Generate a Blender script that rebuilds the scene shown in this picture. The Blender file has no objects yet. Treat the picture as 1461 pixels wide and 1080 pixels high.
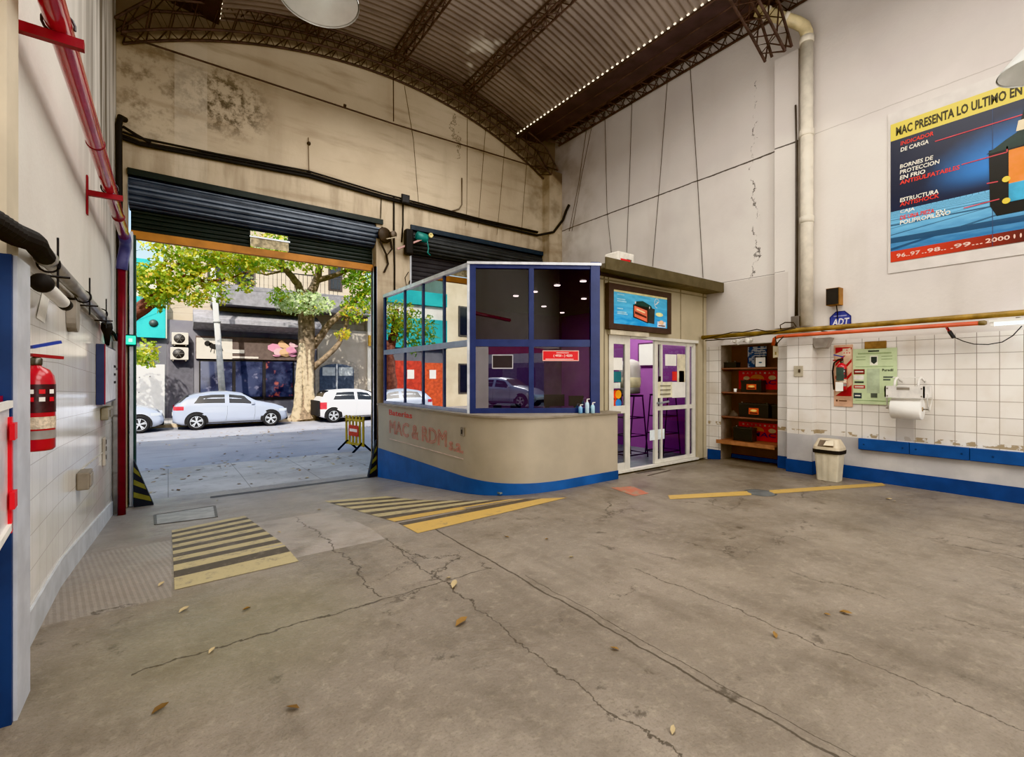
import bpy, bmesh, math, random
from mathutils import Vector, Matrix
random.seed(7)
scene = bpy.context.scene
COL = scene.collection
V = Vector
PI = math.pi

# ---------------------------------------------------------------- survey of the photograph
F_PX, CX, CY, EYE = 668.0, 730.5, 538.0, 1.5
YAW = math.atan((CX - 240) / F_PX)
SN, CS = math.sin(YAW), math.cos(YAW)
def ray(u, v):
    a = (u - CX) / F_PX; b = (CY - v) / F_PX
    return V((SN + a * CS, CS - a * SN, b))
def AX(u, v, X):
    d = ray(u, v); return V((0, 0, EYE)) + d * (X / d.x)
def AY(u, v, Y):
    d = ray(u, v); return V((0, 0, EYE)) + d * (Y / d.y)
def AZ(u, v, z=0.0):
    d = ray(u, v); return V((0, 0, EYE)) + d * ((z - EYE) / d.z)

XL, XR, YF = -0.63, 8.15, 9.2            # left wall, right wall, front wall (inner faces)
STREET = -0.56
def fz(y):                                # the garage floor falls towards the street
    return 0.0 if y < 4.6 else -0.1045 * (min(y, YF) - 4.6)

# ---------------------------------------------------------------- object helpers
def tag(o, label=None, cat=None, group=None, kind=None):
    if label: o['label'] = label
    if cat: o['category'] = cat
    if group: o['group'] = group
    if kind: o['kind'] = kind
    return o
def thing(name, label, cat, loc=(0, 0, 0), group=None):
    o = bpy.data.objects.new(name, None); COL.objects.link(o)
    o.location = loc; o.empty_display_size = 0.1
    return tag(o, label, cat, group)
def world_loc(o):
    l = V(o.location)
    while o.parent: o = o.parent; l += V(o.location)
    return l
def dup(root, loc, label=None, group=None):
    r = root.copy(); COL.objects.link(r); r.location = loc
    if label: r['label'] = label
    if group: r['group'] = group
    for ch in list(root.children):
        c = ch.copy(); COL.objects.link(c); c.parent = r
        for g in list(ch.children):
            d = g.copy(); COL.objects.link(d); d.parent = c
    return r

_textcache = {}
def text_geo(s, bold=0.0):
    if (s, bold) in _textcache: return _textcache[(s, bold)]
    cu = bpy.data.curves.new('t', 'FONT'); cu.body = s; cu.size = 1.0; cu.resolution_u = 2; cu.offset = bold
    o = bpy.data.objects.new('t', cu); COL.objects.link(o)
    dg = bpy.context.evaluated_depsgraph_get(); dg.update()
    me = bpy.data.meshes.new_from_object(o.evaluated_get(dg))
    vs = [(v.co.x, v.co.y) for v in me.vertices]; fs = [tuple(p.vertices) for p in me.polygons]
    bpy.data.objects.remove(o); bpy.data.curves.remove(cu); bpy.data.meshes.remove(me)
    x0 = min(v[0] for v in vs); x1 = max(v[0] for v in vs); y0 = min(v[1] for v in vs); y1 = max(v[1] for v in vs)
    vs = [((x - x0) / (x1 - x0), (y - y0) / (y1 - y0)) for x, y in vs]
    _textcache[(s, bold)] = (vs, fs, (x1 - x0) / (y1 - y0))
    return _textcache[(s, bold)]

class Plane:                              # a flat sheet standing in the place: origin, right, up
    def __init__(s, o, ux, uy):
        s.o = V(o); s.ux = V(ux); s.uy = V(uy); s.n = s.ux.cross(s.uy).normalized()
    def p(s, x, y, l=0.0): return s.o + s.ux * x + s.uy * y + s.n * l

class MB:
    def __init__(s): s.v = []; s.f = []; s.fm = []; s.fs = []; s.cm = None; s.sm = False
    def m(s, mat, smooth=None):
        s.cm = mat
        if smooth is not None: s.sm = smooth
        return s
    def add(s, vs, fs):
        b = len(s.v); s.v += [V(v) for v in vs]
        for f in fs: s.f.append(tuple(b + i for i in f)); s.fm.append(s.cm); s.fs.append(s.sm)
        return s
    def quad(s, a, b, c, d): return s.add([a, b, c, d], [(0, 1, 2, 3)])
    def poly(s, pts): return s.add(pts, [tuple(range(len(pts)))])
    def box(s, lo, hi):
        lo = [min(a, b) for a, b in zip(lo, hi)] if True else lo; 
        x0, y0, z0 = lo; x1, y1, z1 = hi
        return s.add([(x0, y0, z0), (x1, y0, z0), (x1, y1, z0), (x0, y1, z0), (x0, y0, z1), (x1, y0, z1), (x1, y1, z1), (x0, y1, z1)],
                     [(0, 3, 2, 1), (4, 5, 6, 7), (0, 1, 5, 4), (1, 2, 6, 5), (2, 3, 7, 6), (3, 0, 4, 7)])
    def bbox(s, lo, hi, bev=0.01, seg=2, mtx=None):
        a = V([min(p, q) for p, q in zip(lo, hi)]); b = V([max(p, q) for p, q in zip(lo, hi)])
        bm = bmesh.new(); bmesh.ops.create_cube(bm, size=1.0)
        for v in bm.verts: v.co = V(((v.co.x + .5) * (b.x - a.x) + a.x, (v.co.y + .5) * (b.y - a.y) + a.y, (v.co.z + .5) * (b.z - a.z) + a.z))
        bev = min(bev, 0.45 * min(b.x - a.x, b.y - a.y, b.z - a.z))
        bmesh.ops.bevel(bm, geom=list(bm.edges), offset=bev, segments=seg, affect='EDGES', profile=0.5)
        if mtx: bmesh.ops.transform(bm, matrix=mtx, verts=bm.verts)
        bm.verts.index_update()
        s.add([v.co.copy() for v in bm.verts], [tuple(v.index for v in f.verts) for f in bm.faces]); bm.free()
        return s
    def prism(s, pts, off):               # polygon (3d points) pushed along off
        n = len(pts); off = V(off); a = [V(p) for p in pts]; b = [p + off for p in a]
        return s.add(a + b, [tuple(range(n))[::-1], tuple(range(n, 2 * n))] + [(i, (i + 1) % n, n + (i + 1) % n, n + i) for i in range(n)])
    def bar(s, a, b, w, h, up=(0, 0, 1)): # rectangular bar a->b
        a = V(a); b = V(b); d = (b - a).normalized(); up = V(up)
        sx = d.cross(up)
        if sx.length < 1e-4: sx = d.cross(V((1, 0, 0)))
        sx.normalize(); sz = sx.cross(d).normalized(); x = sx * w / 2; z = sz * h / 2
        return s.prism([a - x - z, a + x - z, a + x + z, a - x + z], b - a)
    def tube(s, pts, r, n=8, cap=True):
        pts = [V(p) for p in pts]; k = len(pts); rs = r if isinstance(r, (list, tuple)) else [r] * k
        vs = []; fs = []; prev = None
        for i, p in enumerate(pts):
            t = (pts[min(i + 1, k - 1)] - pts[max(i - 1, 0)])
            if t.length < 1e-9: t = V((0, 0, 1))
            t.normalize()
            if prev is None:
                ref = V((0, 0, 1)) if abs(t.z) < 0.9 else V((1, 0, 0)); x = t.cross(ref).normalized()
            else:
                x = prev - t * prev.dot(t)
                if x.length < 1e-6: x = t.cross(V((0, 0, 1)))
                x.normalize()
            prev = x; y = t.cross(x)
            for j in range(n):
                an = 2 * PI * j / n; vs.append(p + (x * math.cos(an) + y * math.sin(an)) * rs[i])
        for i in range(k - 1):
            for j in range(n):
                fs.append((i * n + j, i * n + (j + 1) % n, (i + 1) * n + (j + 1) % n, (i + 1) * n + j))
        if cap: fs.append(tuple(range(n))[::-1]); fs.append(tuple((k - 1) * n + j for j in range(n)))
        return s.add(vs, fs)
    def lathe(s, prof, c, axis=(0, 0, 1), n=24, cap=True):   # prof: (r, h) along axis
        c = V(c); ax = V(axis).normalized(); ref = V((1, 0, 0)) if abs(ax.x) < .9 else V((0, 0, 1))
        x = ax.cross(ref).normalized(); y = ax.cross(x); vs = []; fs = []
        for r, h in prof:
            for j in range(n):
                an = 2 * PI * j / n; vs.append(c + ax * h + (x * math.cos(an) + y * math.sin(an)) * max(r, 1e-4))
        for i in range(len(prof) - 1):
            for j in range(n):
                fs.append((i * n + j, i * n + (j + 1) % n, (i + 1) * n + (j + 1) % n, (i + 1) * n + j))
        if cap: fs.append(tuple(range(n))[::-1]); fs.append(tuple((len(prof) - 1) * n + j for j in range(n)))
        return s.add(vs, fs)
    def grid(s, fn, nu, nv):
        vs = [fn(i / nu, j / nv) for i in range(nu + 1) for j in range(nv + 1)]
        fs = [(i * (nv + 1) + j, (i + 1) * (nv + 1) + j, (i + 1) * (nv + 1) + j + 1, i * (nv + 1) + j + 1) for i in range(nu) for j in range(nv)]
        return s.add(vs, fs)
    def rect(s, P, x0, y0, x1, y1, l=0.0): return s.quad(P.p(x0, y0, l), P.p(x1, y0, l), P.p(x1, y1, l), P.p(x0, y1, l))
    def shape(s, P, pts, l=0.0): return s.poly([P.p(x, y, l) for x, y in pts])
    def disc(s, P, cx, cy, rx, ry=None, l=0.0, n=20, a0=0, a1=2 * PI):
        ry = ry or rx
        return s.poly([P.p(cx + rx * math.cos(a0 + (a1 - a0) * i / n), cy + ry * math.sin(a0 + (a1 - a0) * i / n), l) for i in range(n)])
    def text(s, P, t, x, y, h, w=None, l=0.0, slant=0.0, bold=0.02):
        vs, fs, asp = text_geo(t, bold); w = w or h * asp
        return s.add([P.p(x + a * w + slant * b * h, y + b * h, l) for a, b in vs], fs)
    def build(s, name, mat=None, parent=None, label=None, cat=None, group=None, kind=None, smooth=None, origin=None):
        me = bpy.data.meshes.new(name)
        if parent is not None: o0 = world_loc(parent)
        elif kind == 'structure' or kind == 'stuff': o0 = V((0, 0, 0))
        elif origin is not None: o0 = V(origin)
        else:
            lo = [min(v[i] for v in s.v) for i in range(3)]; hi = [max(v[i] for v in s.v) for i in range(3)]
            o0 = V(((lo[0] + hi[0]) / 2, (lo[1] + hi[1]) / 2, lo[2]))
        me.from_pydata([tuple(v - o0) for v in s.v], [], s.f)
        mats = []
        for i, p in enumerate(me.polygons):
            mm = s.fm[i] or mat
            if mm not in mats: mats.append(mm)
            p.material_index = mats.index(mm); p.use_smooth = s.fs[i] if smooth is None else smooth
        for mm in mats: me.materials.append(mm)
        bm = bmesh.new(); bm.from_mesh(me); bmesh.ops.recalc_face_normals(bm, faces=bm.faces) if s.__dict__.get('fixn', False) else None; bm.to_mesh(me); bm.free()
        o = bpy.data.objects.new(name, me); COL.objects.link(o)
        if parent is not None: o.parent = parent
        else: o.location = o0
        return tag(o, label, cat, group, kind)

# ---------------------------------------------------------------- materials
def lin(c):
    c = c / 255.0
    return c / 12.92 if c <= 0.04045 else ((c + 0.055) / 1.055) ** 2.4
def C(h): h = h.lstrip('#'); return (lin(int(h[0:2], 16)), lin(int(h[2:4], 16)), lin(int(h[4:6], 16)), 1.0)
class G:                                   # small node-graph writer
    def __init__(s, name):
        s.mat = bpy.data.materials.new(name); s.mat.use_nodes = True; s.nt = s.mat.node_tree; s.nt.nodes.clear()
        s.out = s.n('ShaderNodeOutputMaterial'); s.b = s.n('ShaderNodeBsdfPrincipled'); s.l(s.b.outputs[0], s.out.inputs[0])
    def n(s, t, **k):
        nd = s.nt.nodes.new(t)
        for a, b in k.items(): setattr(nd, a, b)
        return nd
    def l(s, a, b): s.nt.links.new(a, b)
    def put(s, sock, val):
        if hasattr(val, 'is_linked'): s.l(val, sock)
        else:
            try: sock.default_value = val
            except Exception: sock.default_value = (val, val, val, 1.0)
    def math(s, op, a, b=0.0, c=0.0):
        nd = s.n('ShaderNodeMath', operation=op); s.put(nd.inputs[0], a); s.put(nd.inputs[1], b); s.put(nd.inputs[2], c); return nd.outputs[0]
    def mul(s, *a):
        r = a[0]
        for x in a[1:]: r = s.math('MULTIPLY', r, x)
        return r
    def pos(s):
        g = s.n('ShaderNodeNewGeometry'); x = s.n('ShaderNodeSeparateXYZ'); s.l(g.outputs['Position'], x.inputs[0])
        s.P = g.outputs['Position']; return x.outputs[0], x.outputs[1], x.outputs[2]
    def obj(s):
        g = s.n('ShaderNodeTexCoord'); x = s.n('ShaderNodeSeparateXYZ'); s.l(g.outputs['Object'], x.inputs[0])
        s.P = g.outputs['Object']; return x.outputs[0], x.outputs[1], x.outputs[2]
    def vec(s, x, y, z):
        c = s.n('ShaderNodeCombineXYZ')
        for i, q in enumerate((x, y, z)): s.put(c.inputs[i], q)
        return c.outputs[0]
    def noise(s, scale=5, detail=4, vec=None, rough=0.55, dist=0.0, stretch=None):
        nd = s.n('ShaderNodeTexNoise'); nd.inputs['Scale'].default_value = scale; nd.inputs['Detail'].default_value = detail
        nd.inputs['Roughness'].default_value = rough; nd.inputs['Distortion'].default_value = dist
        v = vec or s.P
        if stretch:
            mp = s.n('ShaderNodeMapping'); mp.inputs['Scale'].default_value = stretch; s.l(v, mp.inputs[0]); v = mp.outputs[0]
        s.l(v, nd.inputs['Vector']); return nd.outputs[0]
    def ramp(s, fac, a, b):                # smooth 0..1 between a and b
        nd = s.n('ShaderNodeMapRange'); nd.interpolation_type = 'SMOOTHSTEP'; s.put(nd.inputs[0], fac)
        nd.inputs[1].default_value = a; nd.inputs[2].default_value = b; return nd.outputs[0]
    def mix(s, fac, a, b):
        nd = s.n('ShaderNodeMix', data_type='RGBA'); s.put(nd.inputs[0], fac); s.put(nd.inputs[6], a); s.put(nd.inputs[7], b); return nd.outputs[2]
    def near(s, a, c, h): return s.math('COMPARE', a, c, h)
    def boxm(s, a, a0, a1, b, b0, b1): return s.mul(s.near(a, (a0 + a1) / 2, abs(a1 - a0) / 2), s.near(b, (b0 + b1) / 2, abs(b1 - b0) / 2))
    def line(s, a, step, w, off=0.0):      # 1 on lines every step
        return s.math('LESS_THAN', s.math('PINGPONG', s.math('ADD', a, 50 * step - off), step / 2), w)
    def bump(s, h, strength=0.3, dist=0.01):
        nd = s.n('ShaderNodeBump'); nd.inputs['Strength'].default_value = strength; nd.inputs['Distance'].default_value = dist
        s.put(nd.inputs['Height'], h); s.l(nd.outputs[0], s.b.inputs['Normal'])
    def fin(s, col, rough=0.6, metal=0.0, coat=0.0):
        s.put(s.b.inputs['Base Color'], col); s.put(s.b.inputs['Roughness'], rough); s.put(s.b.inputs['Metallic'], metal)
        s.b.inputs['Coat Weight'].default_value = coat
        return s.mat
_mc = {}
def M(hexc, rough=0.5, metal=0.0, var=0.12, scale=6.0, bump=0.0, coat=0.0):
    key = (hexc, rough, metal, var, scale, bump, coat)
    if key in _mc: return _mc[key]
    g = G('paint_' + hexc.lstrip('#')); g.obj(); c = C(hexc); nz = g.noise(scale, 5)
    dk = tuple(max(0, x * (1 - 1.6 * var)) for x in c[:3]) + (1,); lt = tuple(min(1, x * (1 + 1.2 * var)) for x in c[:3]) + (1,)
    if bump: g.bump(g.noise(scale * 6, 4), bump, 0.01)
    _mc[key] = g.fin(g.mix(g.ramp(nz, .3, .7), dk, lt), rough, metal, coat)
    return _mc[key]
def EM(hexc, strength=1.0):
    key = ('e', hexc, strength)
    if key in _mc: return _mc[key]
    g = G('glow_' + hexc.lstrip('#')); g.obj(); g.fin(C(hexc), .4); c = C(hexc)
    nz = g.ramp(g.noise(3, 2), 0, 1); g.l(g.mix(nz, c, tuple(x * .9 for x in c[:3]) + (1,)), g.b.inputs['Emission Color'])
    g.b.inputs['Emission Strength'].default_value = strength; _mc[key] = g.mat
    return g.mat
def GLASS(name, tint, refl=0.12, fres=0.9, blend=0.35):
    g = G(name); g.nt.nodes.remove(g.b)
    tr = g.n('ShaderNodeBsdfTransparent'); tr.inputs[0].default_value = C(tint)
    gl = g.n('ShaderNodeBsdfGlossy'); gl.inputs['Roughness'].default_value = 0.004; gl.inputs[0].default_value = (.95, .97, 1, 1)
    lw = g.n('ShaderNodeLayerWeight'); lw.inputs[0].default_value = .5
    fac = g.math('MINIMUM', g.math('ADD', g.mul(g.math('POWER', lw.outputs['Facing'], 4.0), fres), refl), 0.95)
    mx = g.n('ShaderNodeMixShader'); g.l(fac, mx.inputs[0]); g.l(tr.outputs[0], mx.inputs[1]); g.l(gl.outputs[0], mx.inputs[2]); g.l(mx.outputs[0], g.out.inputs[0])
    return g.mat
# ---------------------------------------------------------------- surface materials of the place
def tile_col(g, a, z, step, grout, base, line_w=0.004, offa=0.0, offz=0.0):
    ln = g.math('MAXIMUM', g.line(a, step, line_w, offa), g.line(z, step, line_w, offz))
    ia = g.math('FLOOR', g.math('DIVIDE', g.math('ADD', a, 50 * step - offa), step)); iz = g.math('FLOOR', g.math('DIVIDE', g.math('ADD', z, 50 * step - offz), step))
    wn = g.n('ShaderNodeTexWhiteNoise', noise_dimensions='2D'); g.l(g.vec(ia, iz, 0.0), wn.inputs['Vector'])
    c = g.mix(wn.outputs[0], base[0], base[1])
    return g.mix(ln, c, grout), ln
def mat_right_tiles():
    g = G('white_tiles_right'); x, y, z = g.pos()
    c, ln = tile_col(g, g.math('ADD', y, x), z, 0.2, C('#9a9288'), (C('#dcd7d0'), C('#e9e5df')), 0.0035, 0.03, 0.0)
    dirt = g.mul(g.ramp(g.noise(2.2, 5), .42, .75), .35)
    c = g.mix(dirt, c, C('#b9a88f'))
    # chipped edge above the plank, a strip of grey replacement tiles
    chip = g.mul(g.near(z, .655, .03), g.ramp(g.noise(9, 4), .5, .56)); c = g.mix(chip, c, C('#a8977c'))
    gt = g.mul(g.near(y, 2.02 - .03, .1), g.near(z, .9, .28)); c = g.mix(g.mul(gt, .75), c, C('#b0aaa6'))
    gb = g.mul(g.near(z, .3, .31), g.math('LESS_THAN', y, 3.66)); c = g.mix(gb, c, g.mix(g.ramp(g.noise(2.5, 6), .35, .7), C('#b3b0b0'), C('#c4c1bf')))
    g.bump(g.math('SUBTRACT', 1.0, ln), .5, .002)
    return g.fin(c, 0.16)
def mat_left_tiles():
    g = G('white_tiles_left'); x, y, z = g.pos()
    c, ln = tile_col(g, y, g.math('ADD', z, g.mul(g.math('MAXIMUM', g.math('SUBTRACT', y, 4.6), 0.0), .03)), 0.2, C('#c2bdb6'), (C('#e2dfd9'), C('#ebe8e3')), 0.0025)
    c = g.mix(g.mul(g.ramp(g.noise(1.6, 5), .45, .8), .4), c, C('#c3bbae'))
    g.bump(g.math('ADD', g.math('SUBTRACT', 1.0, ln), g.mul(g.noise(7, 2), .5)), .25, .003)
    return g.fin(c, 0.12)
def mat_plaster(name, base, dark, stain, left=False):
    g = G(name); x, y, z = g.pos()
    c = g.mix(g.ramp(g.noise(.55, 6), .35, .7), base, dark)
    c = g.mix(g.mul(g.ramp(g.noise(1.1, 6, stretch=(1, 1, .18)), .52, .78), .55), c, stain)
    g.bump(g.noise(22, 6), .25, .01)
    return g, c, x, y, z
def mat_right_plaster():
    g, c, x, y, z = mat_plaster('white_plaster_right', C('#d9d3cc'), C('#cbc4bf'), C('#b5aba1'))
    up = g.ramp(g.math('ADD', z, g.noise(.8, 4)), 5.5, 6.1); c = g.mix(g.mul(up, .45), c, C('#b7aeab'))
    nz = g.math('SUBTRACT', g.noise(1.5, 8, rough=.7), .5)
    seam = g.mul(g.math('LESS_THAN', g.math('ABSOLUTE', g.math('ADD', g.math('SUBTRACT', z, 5.25), g.mul(nz, .05))), g.math('ADD', .006, g.mul(g.noise(6, 2), .012))), g.math('GREATER_THAN', y, 3.3))
    crack = g.math('LESS_THAN', g.math('ABSOLUTE', g.math('ADD', g.math('SUBTRACT', y, 4.05), g.mul(nz, .9))), g.mul(g.ramp(g.noise(5, 3), .40, .62), .014))
    crack = g.mul(crack, g.near(z, 4.9, 1.7))
    dado = g.mul(g.math('LESS_THAN', g.math('ABSOLUTE', g.math('ADD', g.math('SUBTRACT', z, 3.22), g.mul(nz, .03))), .005), g.math('GREATER_THAN', y, 3.5))
    c = g.mix(g.mul(g.near(z, 2.7, .5), g.math('GREATER_THAN', y, 3.45), .45), c, C('#bdb5ad'))
    c = g.mix(g.math('MAXIMUM', g.math('MAXIMUM', seam, g.mul(crack, .9)), g.mul(dado, .7)), c, C('#57504a'))
    seam2 = g.mul(g.math('LESS_THAN', g.math('ABSOLUTE', g.math('ADD', g.math('SUBTRACT', z, 5.3), g.mul(nz, .05))), .006), g.math('LESS_THAN', y, 3.1)); c = g.mix(g.mul(seam2, .5), c, C('#8f867e'))
    dirty = g.mul(g.ramp(y, 7.2, 9.0), g.ramp(g.noise(1.8, 6), .35, .75), .7); c = g.mix(dirty, c, C('#8f8171'))
    return g.fin(c, 0.8)
def mat_left_plaster():
    g, c, x, y, z = mat_plaster('white_plaster_left', C('#dcd8d0'), C('#d0cbc3'), C('#bfb8ad'))
    run = g.mul(g.ramp(y, 4.4, 7.6), g.ramp(z, 2.6, 4.8), g.ramp(g.noise(2.0, 6, stretch=(1, 2.2, .15)), .38, .62)); c = g.mix(g.mul(run, .95), c, C('#675e52'))
    return g.fin(c, 0.75)
def mat_front_plaster():
    g, c, x, y, z = mat_plaster('stained_beige_plaster', C('#c4b59e'), C('#b2a28b'), C('#94846f'))
    m1 = g.mul(g.math('SUBTRACT', 1.0, g.ramp(g.math('SQRT', g.math('ADD', g.math('POWER', g.math('SUBTRACT', x, .72), 2.0), g.mul(g.math('POWER', g.math('SUBTRACT', z, 6.1), 2.0), 1.6))), .35, .95)), g.ramp(g.noise(5, 8, rough=.75), .44, .6))
    m2 = g.mul(g.math('SUBTRACT', 1.0, g.ramp(g.math('SQRT', g.math('ADD', g.math('POWER', g.math('SUBTRACT', x, -.2), 2.0), g.mul(g.math('POWER', g.math('SUBTRACT', z, 6.0), 2.0), .5))), .3, .9)), g.ramp(g.noise(4, 8, rough=.7), .45, .65))
    c = g.mix(g.mul(m1, .85), c, C('#3d362d')); c = g.mix(g.mul(m2, .6), c, C('#574c40'))
    strip = g.mul(g.near(x, .3, .22), g.ramp(z, 4.2, 4.6)); c = g.mix(g.mul(strip, .5), c, C('#c7baa6'))
    lo = g.mul(g.math('LESS_THAN', z, 5.15), g.ramp(g.noise(3, 6, stretch=(2, 1, .3)), .4, .7), .45); c = g.mix(lo, c, C('#7d6c58'))
    band = g.mul(g.ramp(g.noise(1.3, 6, stretch=(.5, 1, 3.0)), .5, .72), .55); c = g.mix(band, c, C('#93816b'))
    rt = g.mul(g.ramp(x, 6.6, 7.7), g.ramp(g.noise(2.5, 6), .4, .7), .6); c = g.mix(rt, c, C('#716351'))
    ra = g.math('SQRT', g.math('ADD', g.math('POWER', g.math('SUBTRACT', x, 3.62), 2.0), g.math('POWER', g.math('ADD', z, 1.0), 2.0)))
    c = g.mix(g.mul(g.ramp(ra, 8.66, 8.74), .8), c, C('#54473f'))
    nz = g.math('SUBTRACT', g.noise(1.7, 8, rough=.7), .5)
    cr = g.mul(g.math('LESS_THAN', g.math('ABSOLUTE', g.math('ADD', g.math('SUBTRACT', x, 5.2), g.mul(nz, 1.2))), .01), g.near(z, 6.9, .5)); c = g.mix(g.mul(cr, .8), c, C('#4a4035'))
    return g.fin(c, 0.85)
def mat_floor():
    g = G('worn_concrete'); x, y, z = g.pos()
    c = g.mix(g.ramp(g.noise(.7, 8, rough=.65), .3, .7), C('#766c60'), C('#92877a'))
    c = g.mix(g.mul(g.ramp(g.noise(2.6, 8, rough=.7), .45, .75), .55), c, C('#574d40'))
    c = g.mix(g.mul(g.ramp(g.noise(14, 8, rough=.75), .48, .75), .5), c, C('#aca18e'))
    c = g.mix(g.mul(g.ramp(g.noise(70, 5, rough=.7), .48, .7), .5), c, C('#5f5648'))
    stn = g.mul(g.ramp(g.noise(5.5, 8, rough=.78), .56, .64), g.ramp(g.noise(1.1, 3), .5, .62)); c = g.mix(g.mul(stn, .7), c, C('#3a332a'))
    # tyre sweeps along the drive
    sw = g.ramp(g.noise(1.2, 5, stretch=(2.2, .25, 1)), .5, .75); c = g.mix(g.mul(sw, .4), c, C('#4e4539'))
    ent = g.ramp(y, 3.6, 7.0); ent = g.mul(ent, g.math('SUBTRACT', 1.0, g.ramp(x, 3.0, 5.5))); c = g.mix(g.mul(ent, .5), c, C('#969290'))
    ramp_l = g.boxm(x, -.62, .02, y, 3.95, 5.75); c = g.mix(g.mul(ramp_l, .45), c, C('#a39a92'))
    slab = g.boxm(x, .72, 1.62, y, 4.2, 5.95); c = g.mix(g.mul(slab, .55, g.ramp(g.noise(3, 6), .25, .6)), c, C('#aea49c'))
    grn_refl = g.math('SUBTRACT', 1.0, g.ramp(g.math('SQRT', g.math('ADD', g.math('POWER', g.math('SUBTRACT', x, .3), 2.0), g.math('POWER', g.math('SUBTRACT', y, 3.25), 2.0))), .2, 1.1)); c = g.mix(g.mul(grn_refl, .25), c, C('#87855f'))  # greenish light reflection tinted into the floor colour
    nz = g.math('SUBTRACT', g.noise(2.2, 8, rough=.68), .5)
    def ln(a, p, amp, w): return g.math('LESS_THAN', g.math('ABSOLUTE', g.math('ADD', g.math('SUBTRACT', a, p), g.mul(nz, amp))), w)
    j1 = g.mul(ln(x, 2.12, .10, .008), g.near(y, 2.0, 2.25))
    j1b = g.mul(ln(x, 2.18, .10, .003), g.near(y, 1.2, 1.6))
    j2 = g.mul(ln(y, 3.06, .22, .006), g.near(x, .95, 1.1))
    j3 = g.mul(ln(x, 1.18, .35, .006), g.near(y, 4.5, 1.4))
    j4 = g.mul(ln(x, 1.62, .3, .005), g.near(y, 2.6, 1.6))
    j5 = g.mul(ln(x, 2.95, .25, .004), g.near(y, .9, 1.5))
    vo = g.n('ShaderNodeTexVoronoi', feature='DISTANCE_TO_EDGE'); vo.inputs['Scale'].default_value = .8
    wv = g.n('ShaderNodeVectorMath', operation='ADD'); g.l(g.P, wv.inputs[0]); g.l(g.vec(g.mul(nz, .5), g.mul(g.math('SUBTRACT', g.noise(3.1, 8, rough=.7), .5), .6), 0.0), wv.inputs[1]); g.l(wv.outputs[0], vo.inputs['Vector'])
    vc = g.mul(g.math('LESS_THAN', vo.outputs[0], .0035), g.ramp(g.noise(.9, 3), .5, .58), g.math('LESS_THAN', y, 4.0))
    ck = j1
    for q in (j1b, j2, j3, j4, j5, vc): ck = g.math('MAXIMUM', ck, q)
    c = g.mix(g.mul(ck, .8), c, C('#3c342a'))
    ridg = g.mul(ramp_l, g.line(g.math('ADD', x, g.mul(y, .15)), .035, .009)); c = g.mix(g.mul(ridg, .25), c, C('#5b534a'))
    g.bump(g.math('SUBTRACT', g.math('ADD', g.noise(26, 8, rough=.65), g.mul(g.noise(3, 4), .8)), g.mul(ck, .8)), .45, .014)
    rg = g.math('ADD', .30, g.mul(g.ramp(g.noise(1.6, 7, rough=.6), .3, .75), .34))
    return g.fin(c, rg)
def mat_roof():
    g = G('corrugated_roof_sheet'); x, y, z = g.pos()
    c = g.mix(g.ramp(g.noise(.6, 5), .3, .7), C('#766b65'), C('#8d8178'))
    c = g.mix(g.mul(g.ramp(g.noise(2.5, 6, stretch=(.3, 3, 1)), .5, .75), .5), c, C('#4f4641'))
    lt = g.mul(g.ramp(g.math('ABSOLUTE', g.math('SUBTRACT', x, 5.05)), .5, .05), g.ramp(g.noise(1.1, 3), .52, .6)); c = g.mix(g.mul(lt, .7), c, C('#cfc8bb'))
    return g.fin(c, .55, .25)
def mat_asphalt():
    g = G('street_asphalt'); x, y, z = g.pos()
    c = g.mix(g.ramp(g.noise(.5, 6), .3, .7), C('#8f8f96'), C('#a4a3a8')); c = g.mix(g.mul(g.noise(90, 3), .25), c, C('#5c5c60'))
    c = g.mix(g.mul(g.ramp(g.noise(1.5, 8, stretch=(.4, 2, 1)), .55, .75), .5), c, C('#6d6a66'))
    g.bump(g.noise(120, 3), .3, .01); return g.fin(c, .75)
def mat_pave():
    g = G('pavement_concrete'); x, y, z = g.pos()
    c = g.mix(g.ramp(g.noise(.9, 8), .3, .7), C('#98928c'), C('#b2aca6')); c = g.mix(g.mul(g.ramp(g.noise(6, 8, rough=.7), .5, .75), .5), c, C('#6f665c'))
    jn = g.math('MAXIMUM', g.line(x, 1.2, .008), g.line(y, 1.2, .008)); c = g.mix(g.mul(jn, .5), c, C('#58524b'))
    g.bump(g.noise(30, 6), .3, .01); return g.fin(c, .7)
def mat_facade(name, base, dark, bw=0.0):
    g = G(name); x, y, z = g.pos()
    c = g.mix(g.ramp(g.noise(.7, 6), .3, .7), C(base), C(dark)); c = g.mix(g.mul(g.ramp(g.noise(2, 6, stretch=(1, 1, .2)), .55, .8), .4), c, tuple(q * .45 for q in C(dark)[:3]) + (1,))
    if bw: c = g.mix(g.mul(g.line(z, bw, .012), .5), c, C('#6a645c'))
    g.bump(g.noise(15, 5), .2, .01); return g.fin(c, .8)
MAT_RT, MAT_LT, MAT_RP, MAT_LP, MAT_FP, MAT_FLOOR, MAT_ROOF = mat_right_tiles(), mat_left_tiles(), mat_right_plaster(), mat_left_plaster(), mat_front_plaster(), mat_floor(), mat_roof()
MAT_ASPH, MAT_PAVE = mat_asphalt(), mat_pave()
STEEL_D = M('#4a3c38', .7, .0, .3, 9)          # rusty dark roof steel
BLACK = M('#15151a', .5); BLACKR = M('#1c1b1c', .75); WHITE = M('#e6e3dc', .45, var=.05); CREAM = M('#b6aa92', .55, var=.06); ALU = M('#b9bec6', .35, .6, .06)
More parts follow.
